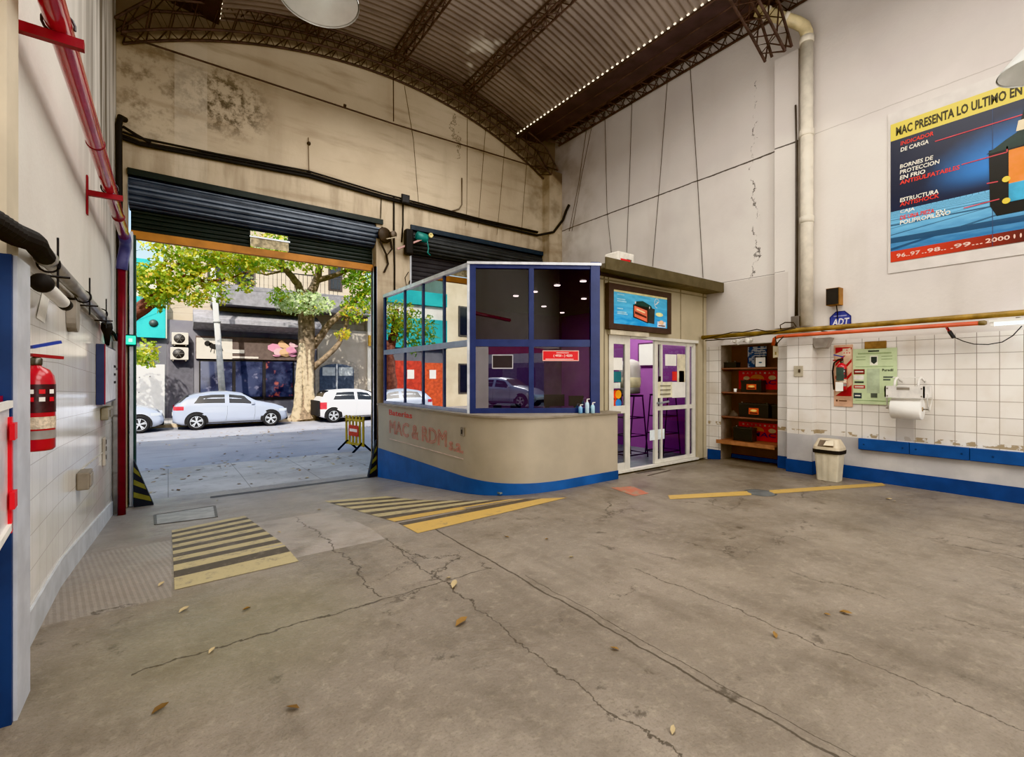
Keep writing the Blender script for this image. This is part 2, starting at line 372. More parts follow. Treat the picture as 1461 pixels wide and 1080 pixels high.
BLUE = M('#1c4a8a', .45, var=.14, scale=4); BLUE_D = M('#1b3f78', .45, var=.14, scale=4); NAVY = M('#2f3a66', .4, .1, .08); RED = M('#8e1a26', .35, var=.1); RED_B = M('#d0212b', .4, var=.05)
ORANGE = M('#b5722f', .5, var=.2); YELLOW = M('#d8ac35', .6, var=.22, scale=9); PAPER = M('#e9e6de', .7, var=.04); GREY = M('#9a9a98', .5); RUBBER = M('#19191b', .8)
PVC = M('#d8d0c0', .4, var=.08); WOOD = M('#8a5c34', .55, var=.2, scale=12)
GL_CLEAR = GLASS('office_glass', '#dcdde0', .04, .6); GL_FRONT = GLASS('front_glass', '#bdbabf', .22, .8); GL_SIDE = GLASS('side_glass', '#8a949e', .42, 1.0, .5); GL_DARK = GLASS('smoked_glass', '#6f6a72', .07, .5); GL_CAR = GLASS('car_glass', '#1e242b', .10, .9)
# ---------------------------------------------------------------- the hall itself
mb = MB().m(MAT_FLOOR)
ys = [-7.2, 0, 2, 4.0, 4.6, 5.2, 6, 7, 8, 9.2, 9.55]
for a, b in zip(ys[:-1], ys[1:]):
    mb.quad((-1.4, a, fz(a)), (8.8, a, fz(a)), (8.8, b, fz(b)), (-1.4, b, fz(b)))
mb.build('floor', kind='structure')
mb = MB().m(MAT_LT).box((XL - .4, 3.17, -.7), (XL, YF + .3, 2.1)).m(MAT_LP).box((XL - .4, 3.17, 2.1), (XL, YF + .3, 8.4))
mb.m(MAT_LP).box((XL - 1.0, -1.7, -.1), (XL - .45, 3.17, 8.4)).box((XL - 1.0, -7.2, 2.7), (XL - .45, -1.7, 8.4)); mb.build('wall_left', kind='structure')
mb = MB().m(M('#b7babf', .5, var=.08))
n = 12; pa = []
for i in range(n + 1):
    y = 3.18 + (YF - 3.18) * i / n; pa.append((y, fz(y)))
for (a, za), (b, zb) in zip(pa[:-1], pa[1:]):
    mb.prism([(XL - .05, a, za - .02), (XL + .012, a, za - .02), (XL + .012, a, za + .19), (XL - .05, a, za + .19)], (0, b - a, zb - za))
mb.build('baseboard_left', kind='structure')
# pier at the near left
mb = MB().m(M('#b9bcc4', .45, var=.08)).box((-.93, 2.93, -.05), (-.532, 3.17, 2.03)).m(M('#1d3560', .5, var=.18, scale=3)).box((-.93, 2.905, .0), (-.545, 2.932, 2.03))
mb.build('trim_1', kind='structure')
mb = MB().m(M('#cbbfa9', .6, var=.07, scale=2)).box((-1.1, 2.95, 2.03), (-.568, 3.15, 8.4)); mb.build('trim_2', kind='structure')
# right wall with the shelf niche
NY0, NY1, NZ = 3.65, 4.65, 2.08
mb = MB().m(MAT_RT)
mb.box((XR, -7.2, -.1), (XR + .6, NY0, 2.06)).box((XR, NY1, -.6), (XR + .6, YF + .3, 2.06))
mb.m(MAT_RP).box((XR, -7.2, 2.06), (XR + .6, NY0, 8.4)).box((XR, NY1, 2.06), (XR + .6, YF + .3, 8.4)).box((XR, NY0, NZ), (XR + .6, NY1, 8.4))
BROWN = M('#6e5044', .65, var=.15, scale=3)
mb.m(BROWN).box((XR + .36, NY0 - .02, -.05), (XR + .6, NY1 + .02, NZ + .02)).m(M('#8b8075', .7)).box((XR + .012, NY1 - .012, -.02), (XR + .4, NY1 + .01, NZ)).box((XR + .012, NY0 - .01, -.02), (XR + .4, NY0 + .012, NZ))
mb.build('wall_right', kind='structure')
mb = MB().m(BLUE_D).box((XR - .012, -7.2, 0), (XR + .01, 3.07, .19)).box((XR - .012, NY1, -.05), (XR + .01, 4.9, .16)).box((XR + .355, NY0, 0), (XR + .37, NY1, .07)).box((XR - .012, 3.43, 0), (XR + .01, NY0, .2))
mb.build('baseboard_right', kind='structure')
PX0 = 7.97                                # tiled pier carrying the downpipe
mb = MB().m(MAT_RT).box((PX0, 3.07, 0), (XR + .01, 3.43, 2.12)).m(BLUE_D).box((PX0 - .012, 3.06, 0), (XR, 3.44, .2))
mb.build('trim_3', kind='structure')
mb = MB().m(MAT_RP).box((8.06, 3.3, 2.3), (XR + .01, 3.66, 6.72)); mb.build('trim_4', kind='structure')
# front wall, two gateways
mb = MB().m(MAT_FP); Y1 = YF + .3; GT = 4.66
mb.box((XL - .4, YF, -.8), (-.50, Y1, 8.4)).box((3.37, YF, -.8), (4.1, Y1, GT)).box((7.87, YF, -.8), (XR + .6, Y1, 8.4)).box((-.50, YF, GT), (7.87, Y1, 8.4))
mb.build('wall_front', kind='structure')
mb = MB().m(MAT_FP).box((7.72, 8.93, -.6), (XR + .01, YF + .01, 6.72)); mb.build('trim_5', kind='structure')
mb = MB().m(M('#8f877d', .8, var=.15, scale=1)).box((-1.8, -7.5, -.1), (8.8, -7.2, 8.4)); mb.build('wall_back', kind='structure')
mb = MB().m(MAT_FP).box((-24, 3.0, -.6), (-1.05, 9.5, 8.2)); mb.build('wall_street_left', kind='structure')
mb = MB().m(MAT_FP).box((8.8, -7.2, -.6), (26, 9.5, 8.2)); mb.build('wall_street_right', kind='structure')
# corrugated barrel roof
RC, RR, RT = 3.77, 8.46, 8.05
def roof_z(x): return RT - RR + math.sqrt(RR * RR - (x - RC) ** 2)
mb = MB().m(MAT_ROOF, True)
def rf(u, v):
    x = .56 + 6.42 * u; y = -7.3 + 16.5 * v
    return V((x, y, roof_z(x) + .024 * math.sin(2 * PI * y / .125)))
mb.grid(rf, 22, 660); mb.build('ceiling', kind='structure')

# steelwork
def lattice(parent, path, axis, half, names=('chord', 'lacing'), r=.022, rl=.013, mat=STEEL_D, step=None):
    """path: list of (lower, upper) point pairs; axis: sideways vector"""
    ax = V(axis) * half; rails = []
    for s in (-1, 1):
        for k in (0, 1):
            pts = [V(p[k]) + ax * s for p in path]; rails.append(pts)
            MB().m(mat).tube(pts, r, 5).build(names[0], parent=parent)
    def zig(A, B):
        n = len(A); return [(A if i % 2 == 0 else B)[i] for i in range(n)]
    for A, B in ((rails[0], rails[1]), (rails[2], rails[3]), (rails[0], rails[2]), (rails[1], rails[3])):
        MB().m(mat).tube(zig(A, B), rl, 4).build(names[1], parent=parent)
def truss_paths(n=60):
    out = []
    for i in range(n + 1):
        x = -.55 + (7.72 + .55) * i / n
        zb = 7.6 - 8.6 + math.sqrt(8.6 ** 2 - (x - 3.62) ** 2)
        xt = -.62 + (7.95 + .62) * i / n
        zt = 7.93 - 10.5 + math.sqrt(10.5 ** 2 - (xt - 3.7) ** 2)
        e = min(i, n - i); k = min(1.0, e / 3.0); zt = zb + (zt - zb) * (.35 + .65 * k)
        out.append(((x, 0, zb), (xt, 0, zt)))
    return out
t = thing('arched_roof_truss', 'rusty arched lattice truss lying along the front wall above the gates', 'roof truss', (3.7, 9.0, 6.6), 'arched lattice trusses')
lattice(t, [((a[0], 9.0, a[2]), (b[0], 9.0, b[2])) for a, b in truss_paths()], (0, 1, 0), .15)
dup(t, (3.7, 3.5, 6.6), 'nearer arched lattice truss whose foot stands on the right wall pilaster beside the white downpipe', 'arched lattice trusses')
PURL = [(2.08, 'roof purlin in the frame behind the white pendant lamp'), (3.73, 'roof purlin at the crown of the arch, just right of the pendant lamp'), (5.3, 'roof purlin beside the pale patch on the corrugated roof, right of the crown')]
first = None
for x, lab in PURL:
    if first is None:
        first = thing('roof_purlin', lab, 'purlin', (x, 0, roof_z(x) - .2), 'lattice purlins under the corrugated roof')
        zz = roof_z(x); n = 80
        lattice(first, [((x, -7 + 15.9 * i / n, zz - .21), (x, -7 + 15.9 * i / n, zz - .04)) for i in range(n + 1)], (1, 0, 0), .10, r=.018, rl=.011)
    else: dup(first, (x, 0, roof_z(x) - .2), lab)
# eaves gutters
GUT = M('#4a4042', .5, .3, .2, 3)
for sgn, lab in ((1, 'dark sheet metal gutter along the top of the right wall'), (-1, 'dark sheet metal gutter along the top of the left wall')):
    def gx(x): return x if sgn > 0 else 2 * RC - x
    t = thing('roof_gutter', lab, 'gutter', (gx(7.4), 1, 7.4), 'eaves gutters')
    x2 = 7.62 if sgn > 0 else 7.5
    MB().m(GUT).prism([(gx(6.86), -7.2, 7.38), (gx(x2), -7.2, 7.44), (gx(x2), -7.2, 7.9), (gx(x2 - .02), -7.2, 7.9), (gx(x2 - .02), -7.2, 7.47), (gx(6.86), -7.2, 7.41)], (0, 16.4, 0)).build('trough', parent=t)
    for k in range(3): MB().m(STEEL_D).tube([(gx(6.87 + k * .37), -7.2, 7.385 + k * .03), (gx(6.87 + k * .37), 9.15, 7.385 + k * .03)], .016, 5).build('edge_rod', parent=t)
    mb = MB().m(EM('#fff4dc', 3.0))  # glowing beads imitate daylight leaking in under the sheet
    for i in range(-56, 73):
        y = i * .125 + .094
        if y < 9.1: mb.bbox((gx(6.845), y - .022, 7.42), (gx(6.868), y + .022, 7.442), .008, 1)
    o = mb.build('daylight_glow', parent=t); o['kind'] = 'stuff'; o['label'] = 'row of glowing beads standing in for daylight gaps under the roof sheet'
t = thing('eaves_beam', 'dark lattice eaves beam between the gutter and the top of the right wall', 'beam', (7.85, 1, 7.4))
n = 110
lattice(t, [((7.88, -7 + 16.0 * i / n, 7.45), (7.88, -7 + 16.0 * i / n, 7.66)) for i in range(n + 1)], (1, 0, 0), .22, r=.022, rl=.013)
MB().m(GUT).box((7.62, -7.2, 7.68), (XR + .02, 9.2, 7.72)).build('cover_plate', parent=t)
mb = MB().m(MAT_FP).box((XL - .1, -7.2, 7.6), (.1, 9.2, 7.66)); mb.build('trim_6', kind='structure')

# pendant lamps
ENAMEL = M('#c9c9c4', .35, .2, .06)
def pendant(loc, lab):
    x, y, z = loc
    t = thing('pendant_lamp', lab, 'lamp', (x, y, z), 'industrial dome pendants')
    prof = [(.238, 0), (.236, .012), (.205, .05), (.165, .10), (.12, .15), (.085, .19), (.07, .22), (.066, .225), (.08, .186), (.115, .145), (.16, .095), (.2, .046), (.23, .008)]
    MB().m(ENAMEL, True).lathe(prof, loc, n=40, cap=False).build('shade', parent=t)
    MB().m(M('#7d7f80', .4, .5), True).lathe([(.0, .34), (.05, .34), (.066, .32), (.072, .21), (.0, .21)], loc, n=24, cap=False).build('ballast_housing', parent=t)
    MB().m(EM('#fbfaf2', 1.6), True).lathe([(.0, .03), (.04, .035), (.062, .07), (.06, .13), (.035, .18), (.03, .21)], loc, n=24).build('bulb', parent=t)
    MB().m(BLACK).tube([(x, y, z + .34), (x, y, roof_z(min(max(x, .7), 6.8)) - .22)], .006, 6).build('suspension_cable', parent=t)
    return t
pendant((.755, 3.05, 3.84), 'grey enamel dome pendant lamp hanging in the top left over the drive')
pendant((4.90, .43, 3.65), 'grey enamel dome pendant lamp hanging in front of the battery billboard')
# ---------------------------------------------------------------- left wall fittings
REDP = M('#b8404a', .16, .0, .1, 5, 0, .6); DRED = M('#64161f', .4, var=.15)
t = thing('red_water_pipe', 'thick glossy red pipe high along the left wall, turning down beside the gate', 'pipe', (-.46, 6, 3.3))
MB().m(REDP, True).tube([(-.46, y, 3.34) for y in (-2, 0, 2, 4, 6, 8.0)], .055, 20).build('pipe_run', parent=t)
for y in (3.36, 6.0):
    b = MB().m(RED).box((XL + .002, y - .03, 3.05), (XL + .014, y + .03, 3.42)).build('bracket', parent=t)
    MB().m(RED).box((XL + .003, y - .02, 3.235), (-.36, y + .02, 3.285)).build('bracket_arm', parent=b)
    MB().m(M('#4a4a4c', .4, .6)).tube([(-.46 + .064 * math.cos(a), y, 3.34 + .064 * math.sin(a)) for a in [k * PI / 8 - .2 for k in range(12)]], .007, 6).build('pipe_clamp', parent=b)
for y in (4.9, 7.0):
    MB().m(M('#7a2a34', .4)).lathe([(.058, -.01), (.061, 0), (.058, .01)], (-.46, y, 3.34), (0, 1, 0), 20).build('joint_ring', parent=t)
BLG = M('#6b6c97', .35, .2, .1)
MB().m(BLG, True).tube([(-.46, 7.9, 3.34), (-.46, 8.1, 3.33), (-.47, 8.26, 3.27), (-.5, 8.34, 3.12), (-.515, 8.36, 2.98)], .066, 18).build('elbow', parent=t, label='blue grey pipe elbow')
MB().m(DRED, True).tube([(-.515, 8.36, 3.0), (-.515, 8.36, fz(8.36) + .004)], .045, 18).build('down_pipe', parent=t, label='dull dark red vertical pipe')
t = thing('galvanised_pipe', 'silver galvanised pipe with wire clamps along the left wall above the tiles', 'pipe', (-.57, 5, 2.17))
SILV = M('#a9a6a2', .32, .55, .12)
MB().m(SILV, True).tube([(-.57, 3.72, 2.19), (-.57, 5.3, 2.17), (-.57, 7.1, 2.14)], .042, 16).build('pipe_run', parent=t)
for y in (3.85, 5.25, 6.55):
    c = MB().m(BLACK).tube([(-.57 + .05 * math.cos(a), y, 2.17 + .05 * math.sin(a)) for a in [k * PI / 8 for k in range(17)]], .006, 5).build('clamp', parent=t)
    MB().m(BLACK).tube([(-.53, y, 2.02), (-.53, y, 2.33)], .006, 5).build('threaded_rod', parent=c)
    MB().m(BLACK).tube([(XL + .012, y - .05, 2.09), (-.48, y + .02, 2.1)], .007, 5).build('stay', parent=c)
MB().m(BLACKR, True).lathe([(.05, 0), (.055, .06), (.035, .12), (.02, .26)], (-.57, 7.1, 2.12), (0, .25, -1), 14).build('end_funnel', parent=t)
t = thing('corrugated_hose', 'black corrugated hose joining the silver pipe above the pier at the left edge', 'hose', (-.5, 3, 2.1))
hp = [V(p) for p in ((-.57, 3.76, 2.19), (-.555, 3.5, 2.18), (-.52, 3.2, 2.15), (-.495, 2.95, 2.11), (-.5, 2.7, 2.075), (-.53, 2.4, 2.07), (-.7, 2.1, 2.1))]
pts = []; rr = []
for i in range(len(hp) - 1):
    for k in range(14):
        pts.append(hp[i].lerp(hp[i + 1], k / 14)); rr.append(.047 if (k % 2) else .040)
MB().m(BLACKR).tube(pts, rr, 14).build('hose_body', parent=t)
MB().m(SILV, True).lathe([(.052, -.03), (.052, .03)], (-.57, 3.78, 2.19), (0, 1, 0), 16).build('clip', parent=t)
# tubular lamp under the pipe
a = AX(60, 404, -.545)
t = thing('tubular_lamp', 'white tubular lamp with black end caps hung under the silver pipe', 'lamp', a)
MB().m(WHITE, True).lathe([(.034, .0), (.036, .02), (.036, .62), (.034, .64)], a, (0, 1, -.04), 18).build('tube', parent=t)
MB().m(BLACKR, True).lathe([(.0, -.06), (.035, -.055), (.05, -.02), (.05, .01), (.036, .02)], a, (0, 1, -.04), 18).build('end_cap', parent=t)
MB().m(BLACKR, True).lathe([(.037, .6), (.037, .72), (.0, .73)], a, (0, 1, -.04), 18).build('end_cap', parent=t)
MB().m(BLACK).tube([a + V((0, .1, .03)), a + V((-.01, .12, .06))], .006, 6).build('lead', parent=t)
P = Plane(AX(53, 463, XL + .004), (0, 1, 0), (0, 0, 1)); q = AX(70, 412, XL + .004)
mb = MB().m(PAPER); e = .0
A0, A1, A2, A3 = AX(52, 453, XL + .004), AX(64, 461, XL + .004), AX(71, 424, XL + .004), AX(62, 409, XL + .004)
mb.quad(A0, A1, A2, A3); mb.build('paper_notice', label='small white paper notice taped to the left wall tiles under the tubular lamp', cat='paper')
a = AX(97, 446, XL)
t = thing('junction_cover', 'grey rounded junction cover hanging under the silver pipe', 'box', a)
mb = MB().m(M('#8d857b', .5)); h = .11; w = .105
out = [(a.y - w + w * (1 - math.cos(k * PI / 8)), a.z - .05 - .1 * math.sin(k * PI / 8)) for k in range(9)]
prof = [(a.y + w, a.z + h * .8), (a.y - w, a.z + h * .8)] + out
mb.prism([(XL + .002, y, z) for y, z in prof], (.056, 0, 0)); mb.build('cover', parent=t)
MB().m(BLACKR).box((XL + .003, a.y - .09, a.z + h * .8), (XL + .05, a.y + .09, a.z + h * .8 + .02)).build('top_seal', parent=t)

# fire extinguishers
def extinguisher(loc, r, h, lab, face, hose_side):
    t = thing('fire_extinguisher', lab, 'fire extinguisher', loc); x, y, z = loc
    MB().m(M('#b3202c', .28, var=.06, coat=.4), True).lathe([(r * .86, 0), (r, .012), (r, h * .80), (r * .93, h * .88), (r * .7, h * .95), (r * .3, h * .99), (r * .28, h * 1.02)], loc, n=28).build('cylinder', parent=t)
    MB().m(M('#6d6a62', .35, .8), True).lathe([(r * .3, h * 1.0), (r * .34, h * 1.02), (r * .34, h * 1.08), (r * .2, h * 1.1)], loc, n=14).build('valve', parent=t)
    d = V(face).normalized(); sd = d.cross(V((0, 0, 1))) * hose_side; top = V((x, y, z + h * 1.1))
    MB().m(M('#2d3f8f', .4)).bar(top + V((0, 0, .05)) - sd * .02, top + sd * .10 + V((0, 0, .085)), .032, .016).build('lever', parent=t, label='blue squeeze lever')
    MB().m(M('#8e1c22', .4)).bar(top - sd * .02 + V((0, 0, .01)), top + sd * .11 + V((0, 0, .0)), .03, .016).build('carry_handle', parent=t)
    # printed bands
    a0 = math.atan2(d.y, d.x)
    for nm, mat, z0, z1 in (('label_band', M('#3a1d22', .4, var=.2, scale=40), .45, .78), ('text_panel', M('#c9b8a2', .5, var=.2, scale=60), .26, .40), ('grey_band', M('#8d8782', .4), .14, .24)):
        mb = MB().m(mat, True); sp = 1.15
        mb.grid(lambda u, v: V((x + (r + .0015) * math.cos(a0 - sp + 2 * sp * u), y + (r + .0015) * math.sin(a0 - sp + 2 * sp * u), z + h * (z0 + (z1 - z0) * v))), 14, 1)
        o = mb.build(nm, parent=t)
        if nm == 'label_band':
            for k in range(3):
                for j in range(2):
                    an = a0 - .7 + k * .55; c = V((x + (r + .003) * math.cos(an), y + (r + .003) * math.sin(an), z + h * (.58 + j * .09))); tx = V((-math.sin(an), math.cos(an), 0))
                    MB().m(WHITE if (k + j) % 2 else RED_B).quad(c - tx * .012, c + tx * .012, c + tx * .012 + V((0, 0, .022)), c - tx * .012 + V((0, 0, .022))).build('pictogram', parent=o)
    return t
t = extinguisher((-.553, 3.42, 1.12), .074, .44, 'red fire extinguisher with a blue lever hung on the left wall behind the pier', (.55, -.8, 0), -1)
MB().m(BLACK).box((XL + .001, 3.36, 1.42), (XL + .01, 3.48, 1.5)).build('wall_hook', parent=t)
# hose cabinet with its glazed door swung open, on the blue pier face
t = thing('fire_hose_cabinet', 'red framed fire hose cabinet with white glazed door swung open at the left edge', 'cabinet', (-.56, 2.6, .84))
MB().m(RED).box((-.95, 2.80, .82), (-.57, 2.904, 1.42)).build('cabinet_box', parent=t)
hy, ny = 2.89, 2.30
def dp(s, z, l=0): return V((-.555 + .05 * s + l, hy + (ny - hy) * s, z))
dr = MB().m(M('#d9d4d4', .3, .2)).prism([dp(0, .85), dp(1, .85), dp(1, 1.40), dp(0, 1.40)], (.006, 0, 0)).build('door', parent=t, label='white framed glazed door')
for z0, z1 in ((.85, .88), (1.37, 1.40)): MB().m(WHITE).prism([dp(0, z0, .006), dp(1, z0, .006), dp(1, z1, .006), dp(0, z1, .006)], (.012, 0, 0)).build('door_rail', parent=dr)
MB().m(RED_B).prism([dp(.0, .84, .004), dp(.07, .84, .004), dp(.07, 1.33, .004), dp(.0, 1.33, .004)], (.014, 0, 0)).build('door_stile', parent=dr)
for z in (.98, 1.27): MB().m(RED_B).prism([dp(-.02, z - .035, .014), dp(.12, z - .035, .014), dp(.12, z + .035, .014), dp(-.02, z + .035, .014)], (.016, 0, 0)).build('hinge', parent=dr)

a = AX(118, 684, XL + .03)
t = thing('socket_box', 'brown grey socket box low on the white tiles of the left wall', 'box', (XL, a.y, a.z - .07))
MB().m(M('#7d7468', .5)).bbox((XL + .002, a.y - .12, a.z - .075), (XL + .085, a.y + .12, a.z + .075), .01).build('housing', parent=t)
MB().m(M('#8f867a', .5)).bbox((XL + .083, a.y - .09, a.z - .05), (XL + .092, a.y + .09, a.z + .05), .004).build('lid', parent=t)
MB().m(M('#b9b3aa', .5)).tube([(XL + .008, a.y + .02, a.z + .07), AX(146, 646, XL + .008)], .005, 5).build('cable', parent=t)
t = thing('meter_panel', 'shallow white meter panel with dark blue edges on the left wall by the gate', 'panel', (XL, 7.3, 1.2))
MB().m(M('#27304f', .45)).box((XL + .003, 6.72, 1.2), (XL + .07, 8.05, 1.86)).build('case', parent=t)
MB().m(M('#d4d5da', .35)).box((XL + .07, 6.76, 1.22), (XL + .076, 8.02, 1.84)).build('cover', parent=t)
MB().m(RED).box((XL + .066, 6.73, 1.2), (XL + .078, 6.77, 1.86)).build('edge_strip', parent=t)
for k in range(6): MB().m(BLACK).box((XL + .076, 7.75 + (k % 2) * .12, 1.42 + (k // 2) * .1), (XL + .084, 7.82 + (k % 2) * .12, 1.45 + (k // 2) * .1)).build('breaker', parent=t)
t = thing('wall_socket', 'small grey wall socket just under the meter panel', 'socket', (XL, 7.6, 1.0))
MB().m(M('#857d6c', .5)).bbox((XL + .002, 7.15, 1.0), (XL + .07, 7.75, 1.14), .01).build('housing', parent=t)
MB().m(M('#6b6457', .5)).bbox((XL + .068, 7.3, 1.03), (XL + .078, 7.6, 1.11), .004).build('face', parent=t)
t = thing('switch_strip', 'narrow grey switch strip at waist height on the left wall near the gate', 'switch', (XL, 7.4, .5))
MB().m(M('#a59d92', .5)).bbox((XL + .002, 7.32, .45), (XL + .03, 7.46, .78), .006).build('plate', parent=t)
for z in (.52, .62, .70): MB().m(M('#5c554d', .5)).box((XL + .03, 7.36, z), (XL + .036, 7.42, z + .05)).build('key', parent=t)
t = thing('grey_conduit', 'pale grey vertical conduit at the end of the left wall tiles', 'conduit', (XL + .035, 8.55, fz(8.55)))
MB().m(M('#b7b6b4', .4), True).tube([(XL + .035, 8.55, fz(8.55)), (XL + .035, 8.55, 2.0)], .032, 12).build('tube', parent=t)
for z in (.15, .95, 1.6): MB().m(M('#8f8d8a', .4)).lathe([(.036, 0), (.038, .012), (.036, .03)], (XL + .035, 8.55, z), n=12).build('collar', parent=t)
t = thing('black_conduit', 'thick black cable duct running up the corner left of the gate', 'conduit', (-.575, 8.95, fz(8.95)))
MB().m(BLACKR, True).tube([(-.575, 8.95, fz(8.95)), (-.575, 8.95, 3.2), (-.585, 8.95, 5.2), (-.57, 9.02, 5.35), (-.52, 9.1, 5.36)], .042, 10).build('duct', parent=t)
MB().m(BLACKR, True).tube([(-.575, 8.93, 2.0), (-.6, 8.85, 2.05), (-.602, 8.6, 2.09), (-.602, 8.0, 2.1)], .022, 8).build('branch', parent=t)
t = thing('signal_light', 'small green signal light on the gate jamb at the left', 'light', (-.455, 9.05, 2.0))
MB().m(M('#14403f', .4)).bbox((-.56, 9.04, 1.97), (-.385, 9.165, 2.14), .012).build('housing', parent=t)
MB().m(EM('#19b59a', 2.2)).bbox((-.53, 9.025, 1.99), (-.395, 9.042, 2.12), .008).build('green_lens', parent=t)
MB().m(EM('#c8fff0', 5.0)).bbox((-.475, 9.018, 2.03), (-.435, 9.028, 2.075), .004).build('lamp_spot', parent=t)

# ---------------------------------------------------------------- gates
SLAT = M('#59606a', .38, .5, .12, 3); SLAT_D = M('#1d2423', .5, .3, .15, 3); GBAR = M('#b2752f', .55, var=.15, scale=3)
def drum(mb, x0, x1, yc, zc, r, a0=-.15, a1=PI + .6, nsl=11):
    prof = []
    for i in range(nsl):
        for k, e in ((0, -.008), (.2, .010), (.5, .016), (.8, .010)):
            an = a0 + (a1 - a0) * (i + k) / nsl; prof.append((yc - (r + e) * math.sin(an), zc + (r + e) * math.cos(an)))
    n = len(prof)
    mb.add([(x0, y, z) for y, z in prof] + [(x1, y, z) for y, z in prof], [(i, n + i, n + i + 1, i + 1) for i in range(n - 1)])
def slats(mb, x0, x1, y, z0, z1, pitch=.075, amp=.012):
    n = int(round((z1 - z0) / pitch)); prof = []
    for i in range(n):
        for k, e in ((0, 0), (.12, -amp), (.5, -amp * 1.5), (.88, -amp)): prof.append((y + e, z0 + (z1 - z0) * (i + k) / n))
    prof.append((y, z1)); n = len(prof)
    mb.add([(x0, a, b) for a, b in prof] + [(x1, a, b) for a, b in prof], [(i, n + i, n + i + 1, i + 1) for i in range(n - 1)])
t = thing('roller_shutter', 'rolled up metal roller shutter with an orange bottom bar over the open street gate', 'shutter', (1.45, 9.3, 3.6))
mb = MB().m(SLAT); drum(mb, -.49, 3.45, 9.44, 4.385, .26); mb.build('rolled_slats', parent=t)
MB().m(SLAT_D).box((-.5, 9.16, 4.58), (3.5, 9.2, 4.68)).build('lintel_strip', parent=t)
cu = MB().m(SLAT_D); slats(cu, -.47, 1.15, 9.42, 3.78, 4.22); cu = cu.build('curtain', parent=t, label='dark green slat curtain')
mb = MB().m(SLAT_D); slats(mb, 1.8, 3.36, 9.42, 3.78, 4.22); mb.build('curtain', parent=t, label='dark green slat curtain')
MB().m(SLAT_D).box((1.15, 9.40, 4.10), (1.8, 9.43, 4.22)).box((1.15, 9.40, 3.78), (1.17, 9.43, 4.12)).box((1.78, 9.40, 3.78), (1.8, 9.43, 4.12)).build('letter_window_frame', parent=t)
MB().m(ALU).box((1.15, 9.32, 3.96), (1.8, 9.36, 3.985)).build('window_lip', parent=t)
mb = MB().m(M('#b9ab8a', .6, var=.3, scale=14)).box((1.17, 9.34, 3.80), (1.78, 9.345, 3.97)).build('letter_window', parent=t, label='pale dirty window panel')
MB().m(GBAR).box((-.47, 9.36, 3.66), (3.36, 9.46, 3.785)).build('bottom_bar', parent=t, label='orange painted bottom bar')
RAIL = M('#c6cbd3', .35, .4, .06)
for x0, x1 in ((-.475, -.435), (3.335, 3.372)):
    MB().m(RAIL).box((x0, 9.18, fz(9.2) + .012), (x1, 9.24, 3.72)).box((x0, 9.30, fz(9.2) + .012), (x1, 9.36, 3.72)).box((x0, 9.18, fz(9.2) + .012), ((x0 - .01) if x0 < 0 else x1 + .01, 9.36, 3.72)).build('guide_rail', parent=t)
MB().m(M('#243b36', .5)).box((-.435, 9.3, fz(9.2) + .012), (-.405, 9.5, 3.7)).build('side_seal', parent=t)
t = thing('closed_roller_shutter', 'closed dark grey roller shutter behind the office booth', 'shutter', (6, 9.3, -.5))
mb = MB().m(M('#4a4d50', .45, .4, .15, 3)); drum(mb, 4.12, 7.86, 9.44, 4.40, .26); mb.build('rolled_slats', parent=t)
MB().m(M('#2a3540', .5)).box((4.1, 9.16, 4.60), (7.87, 9.2, 4.70)).build('lintel_strip', parent=t)
mb = MB().m(M('#3c3c40', .5, .3, .15, 3)); slats(mb, 4.12, 7.86, 9.42, -.5, 4.2, .1, .008); mb.build('curtain', parent=t)
MB().m(RAIL).box((4.09, 9.19, -.5), (4.125, 9.38, 4.2)).build('guide_rail', parent=t)
# drive gear between the gates
t = thing('mounted_motor', 'green shutter motor with a pink arm hung on the pillar between the gates', 'motor', (4.2, 9.05, 4.3))
GRN = M('#2f7f78', .45, .1, .2)
MB().m(GRN, True).lathe([(.05, 0), (.09, .02), (.09, .24), (.05, .27)], (4.14, 9.0, 4.44), (1, 0, -.12), 16).build('motor_body', parent=t)
MB().m(M('#d8c98c', .5), True).lathe([(.0, 0), (.05, 0), (.05, .03), (.03, .035), (.03, .01)], (4.42, 8.9, 4.46), (0, -1, 0), 16).build('pulley', parent=t)
MB().m(M('#b98f8a', .5)).bar((3.78, 9.12, 4.12), (4.32, 8.95, 4.40), .035, .035).build('arm', parent=t)
MB().m(BLACKR).bbox((3.92, 8.98, 4.02), (4.09, 9.15, 4.55), .04).build('gear_case', parent=t)
MB().m(GRN).tube([(4.36, 8.95, 4.40), (4.40, 8.95, 4.2), (4.38, 8.95, 4.1), (4.44, 8.95, 4.06)], .012, 6).build('loose_lead', parent=t)
t = thing('chain_drive', 'greasy chain drive at the end of the rolled shutter on the pillar', 'mechanism', (3.5, 9.1, 3.9))
MB().m(M('#40372f', .6, .3, .3), True).lathe([(.0, 0), (.15, 0), (.16, .02), (.15, .05), (.0, .05)], (3.5, 9.12, 4.35), (.3, -1, 0), 18).build('sprocket', parent=t)
MB().m(M('#70655a', .6, .3, .3), True).lathe([(.0, 0), (.07, 0), (.07, .05), (.0, .05)], (3.66, 9.06, 4.38), (.3, -1, 0), 14).build('small_wheel', parent=t)
MB().m(M('#2b2420', .7)).tube([(3.45, 9.08, 4.5), (3.42, 9.1, 4.2), (3.55, 9.1, 3.95), (3.66, 9.1, 4.1), (3.6, 9.1, 4.4)], .022, 6).build('chain', parent=t)
MB().m(M('#2b2420', .7)).tube([(3.55, 9.14, 4.0), (3.6, 9.16, 3.8), (3.52, 9.17, 3.62)], .02, 6).build('chain_end', parent=t)
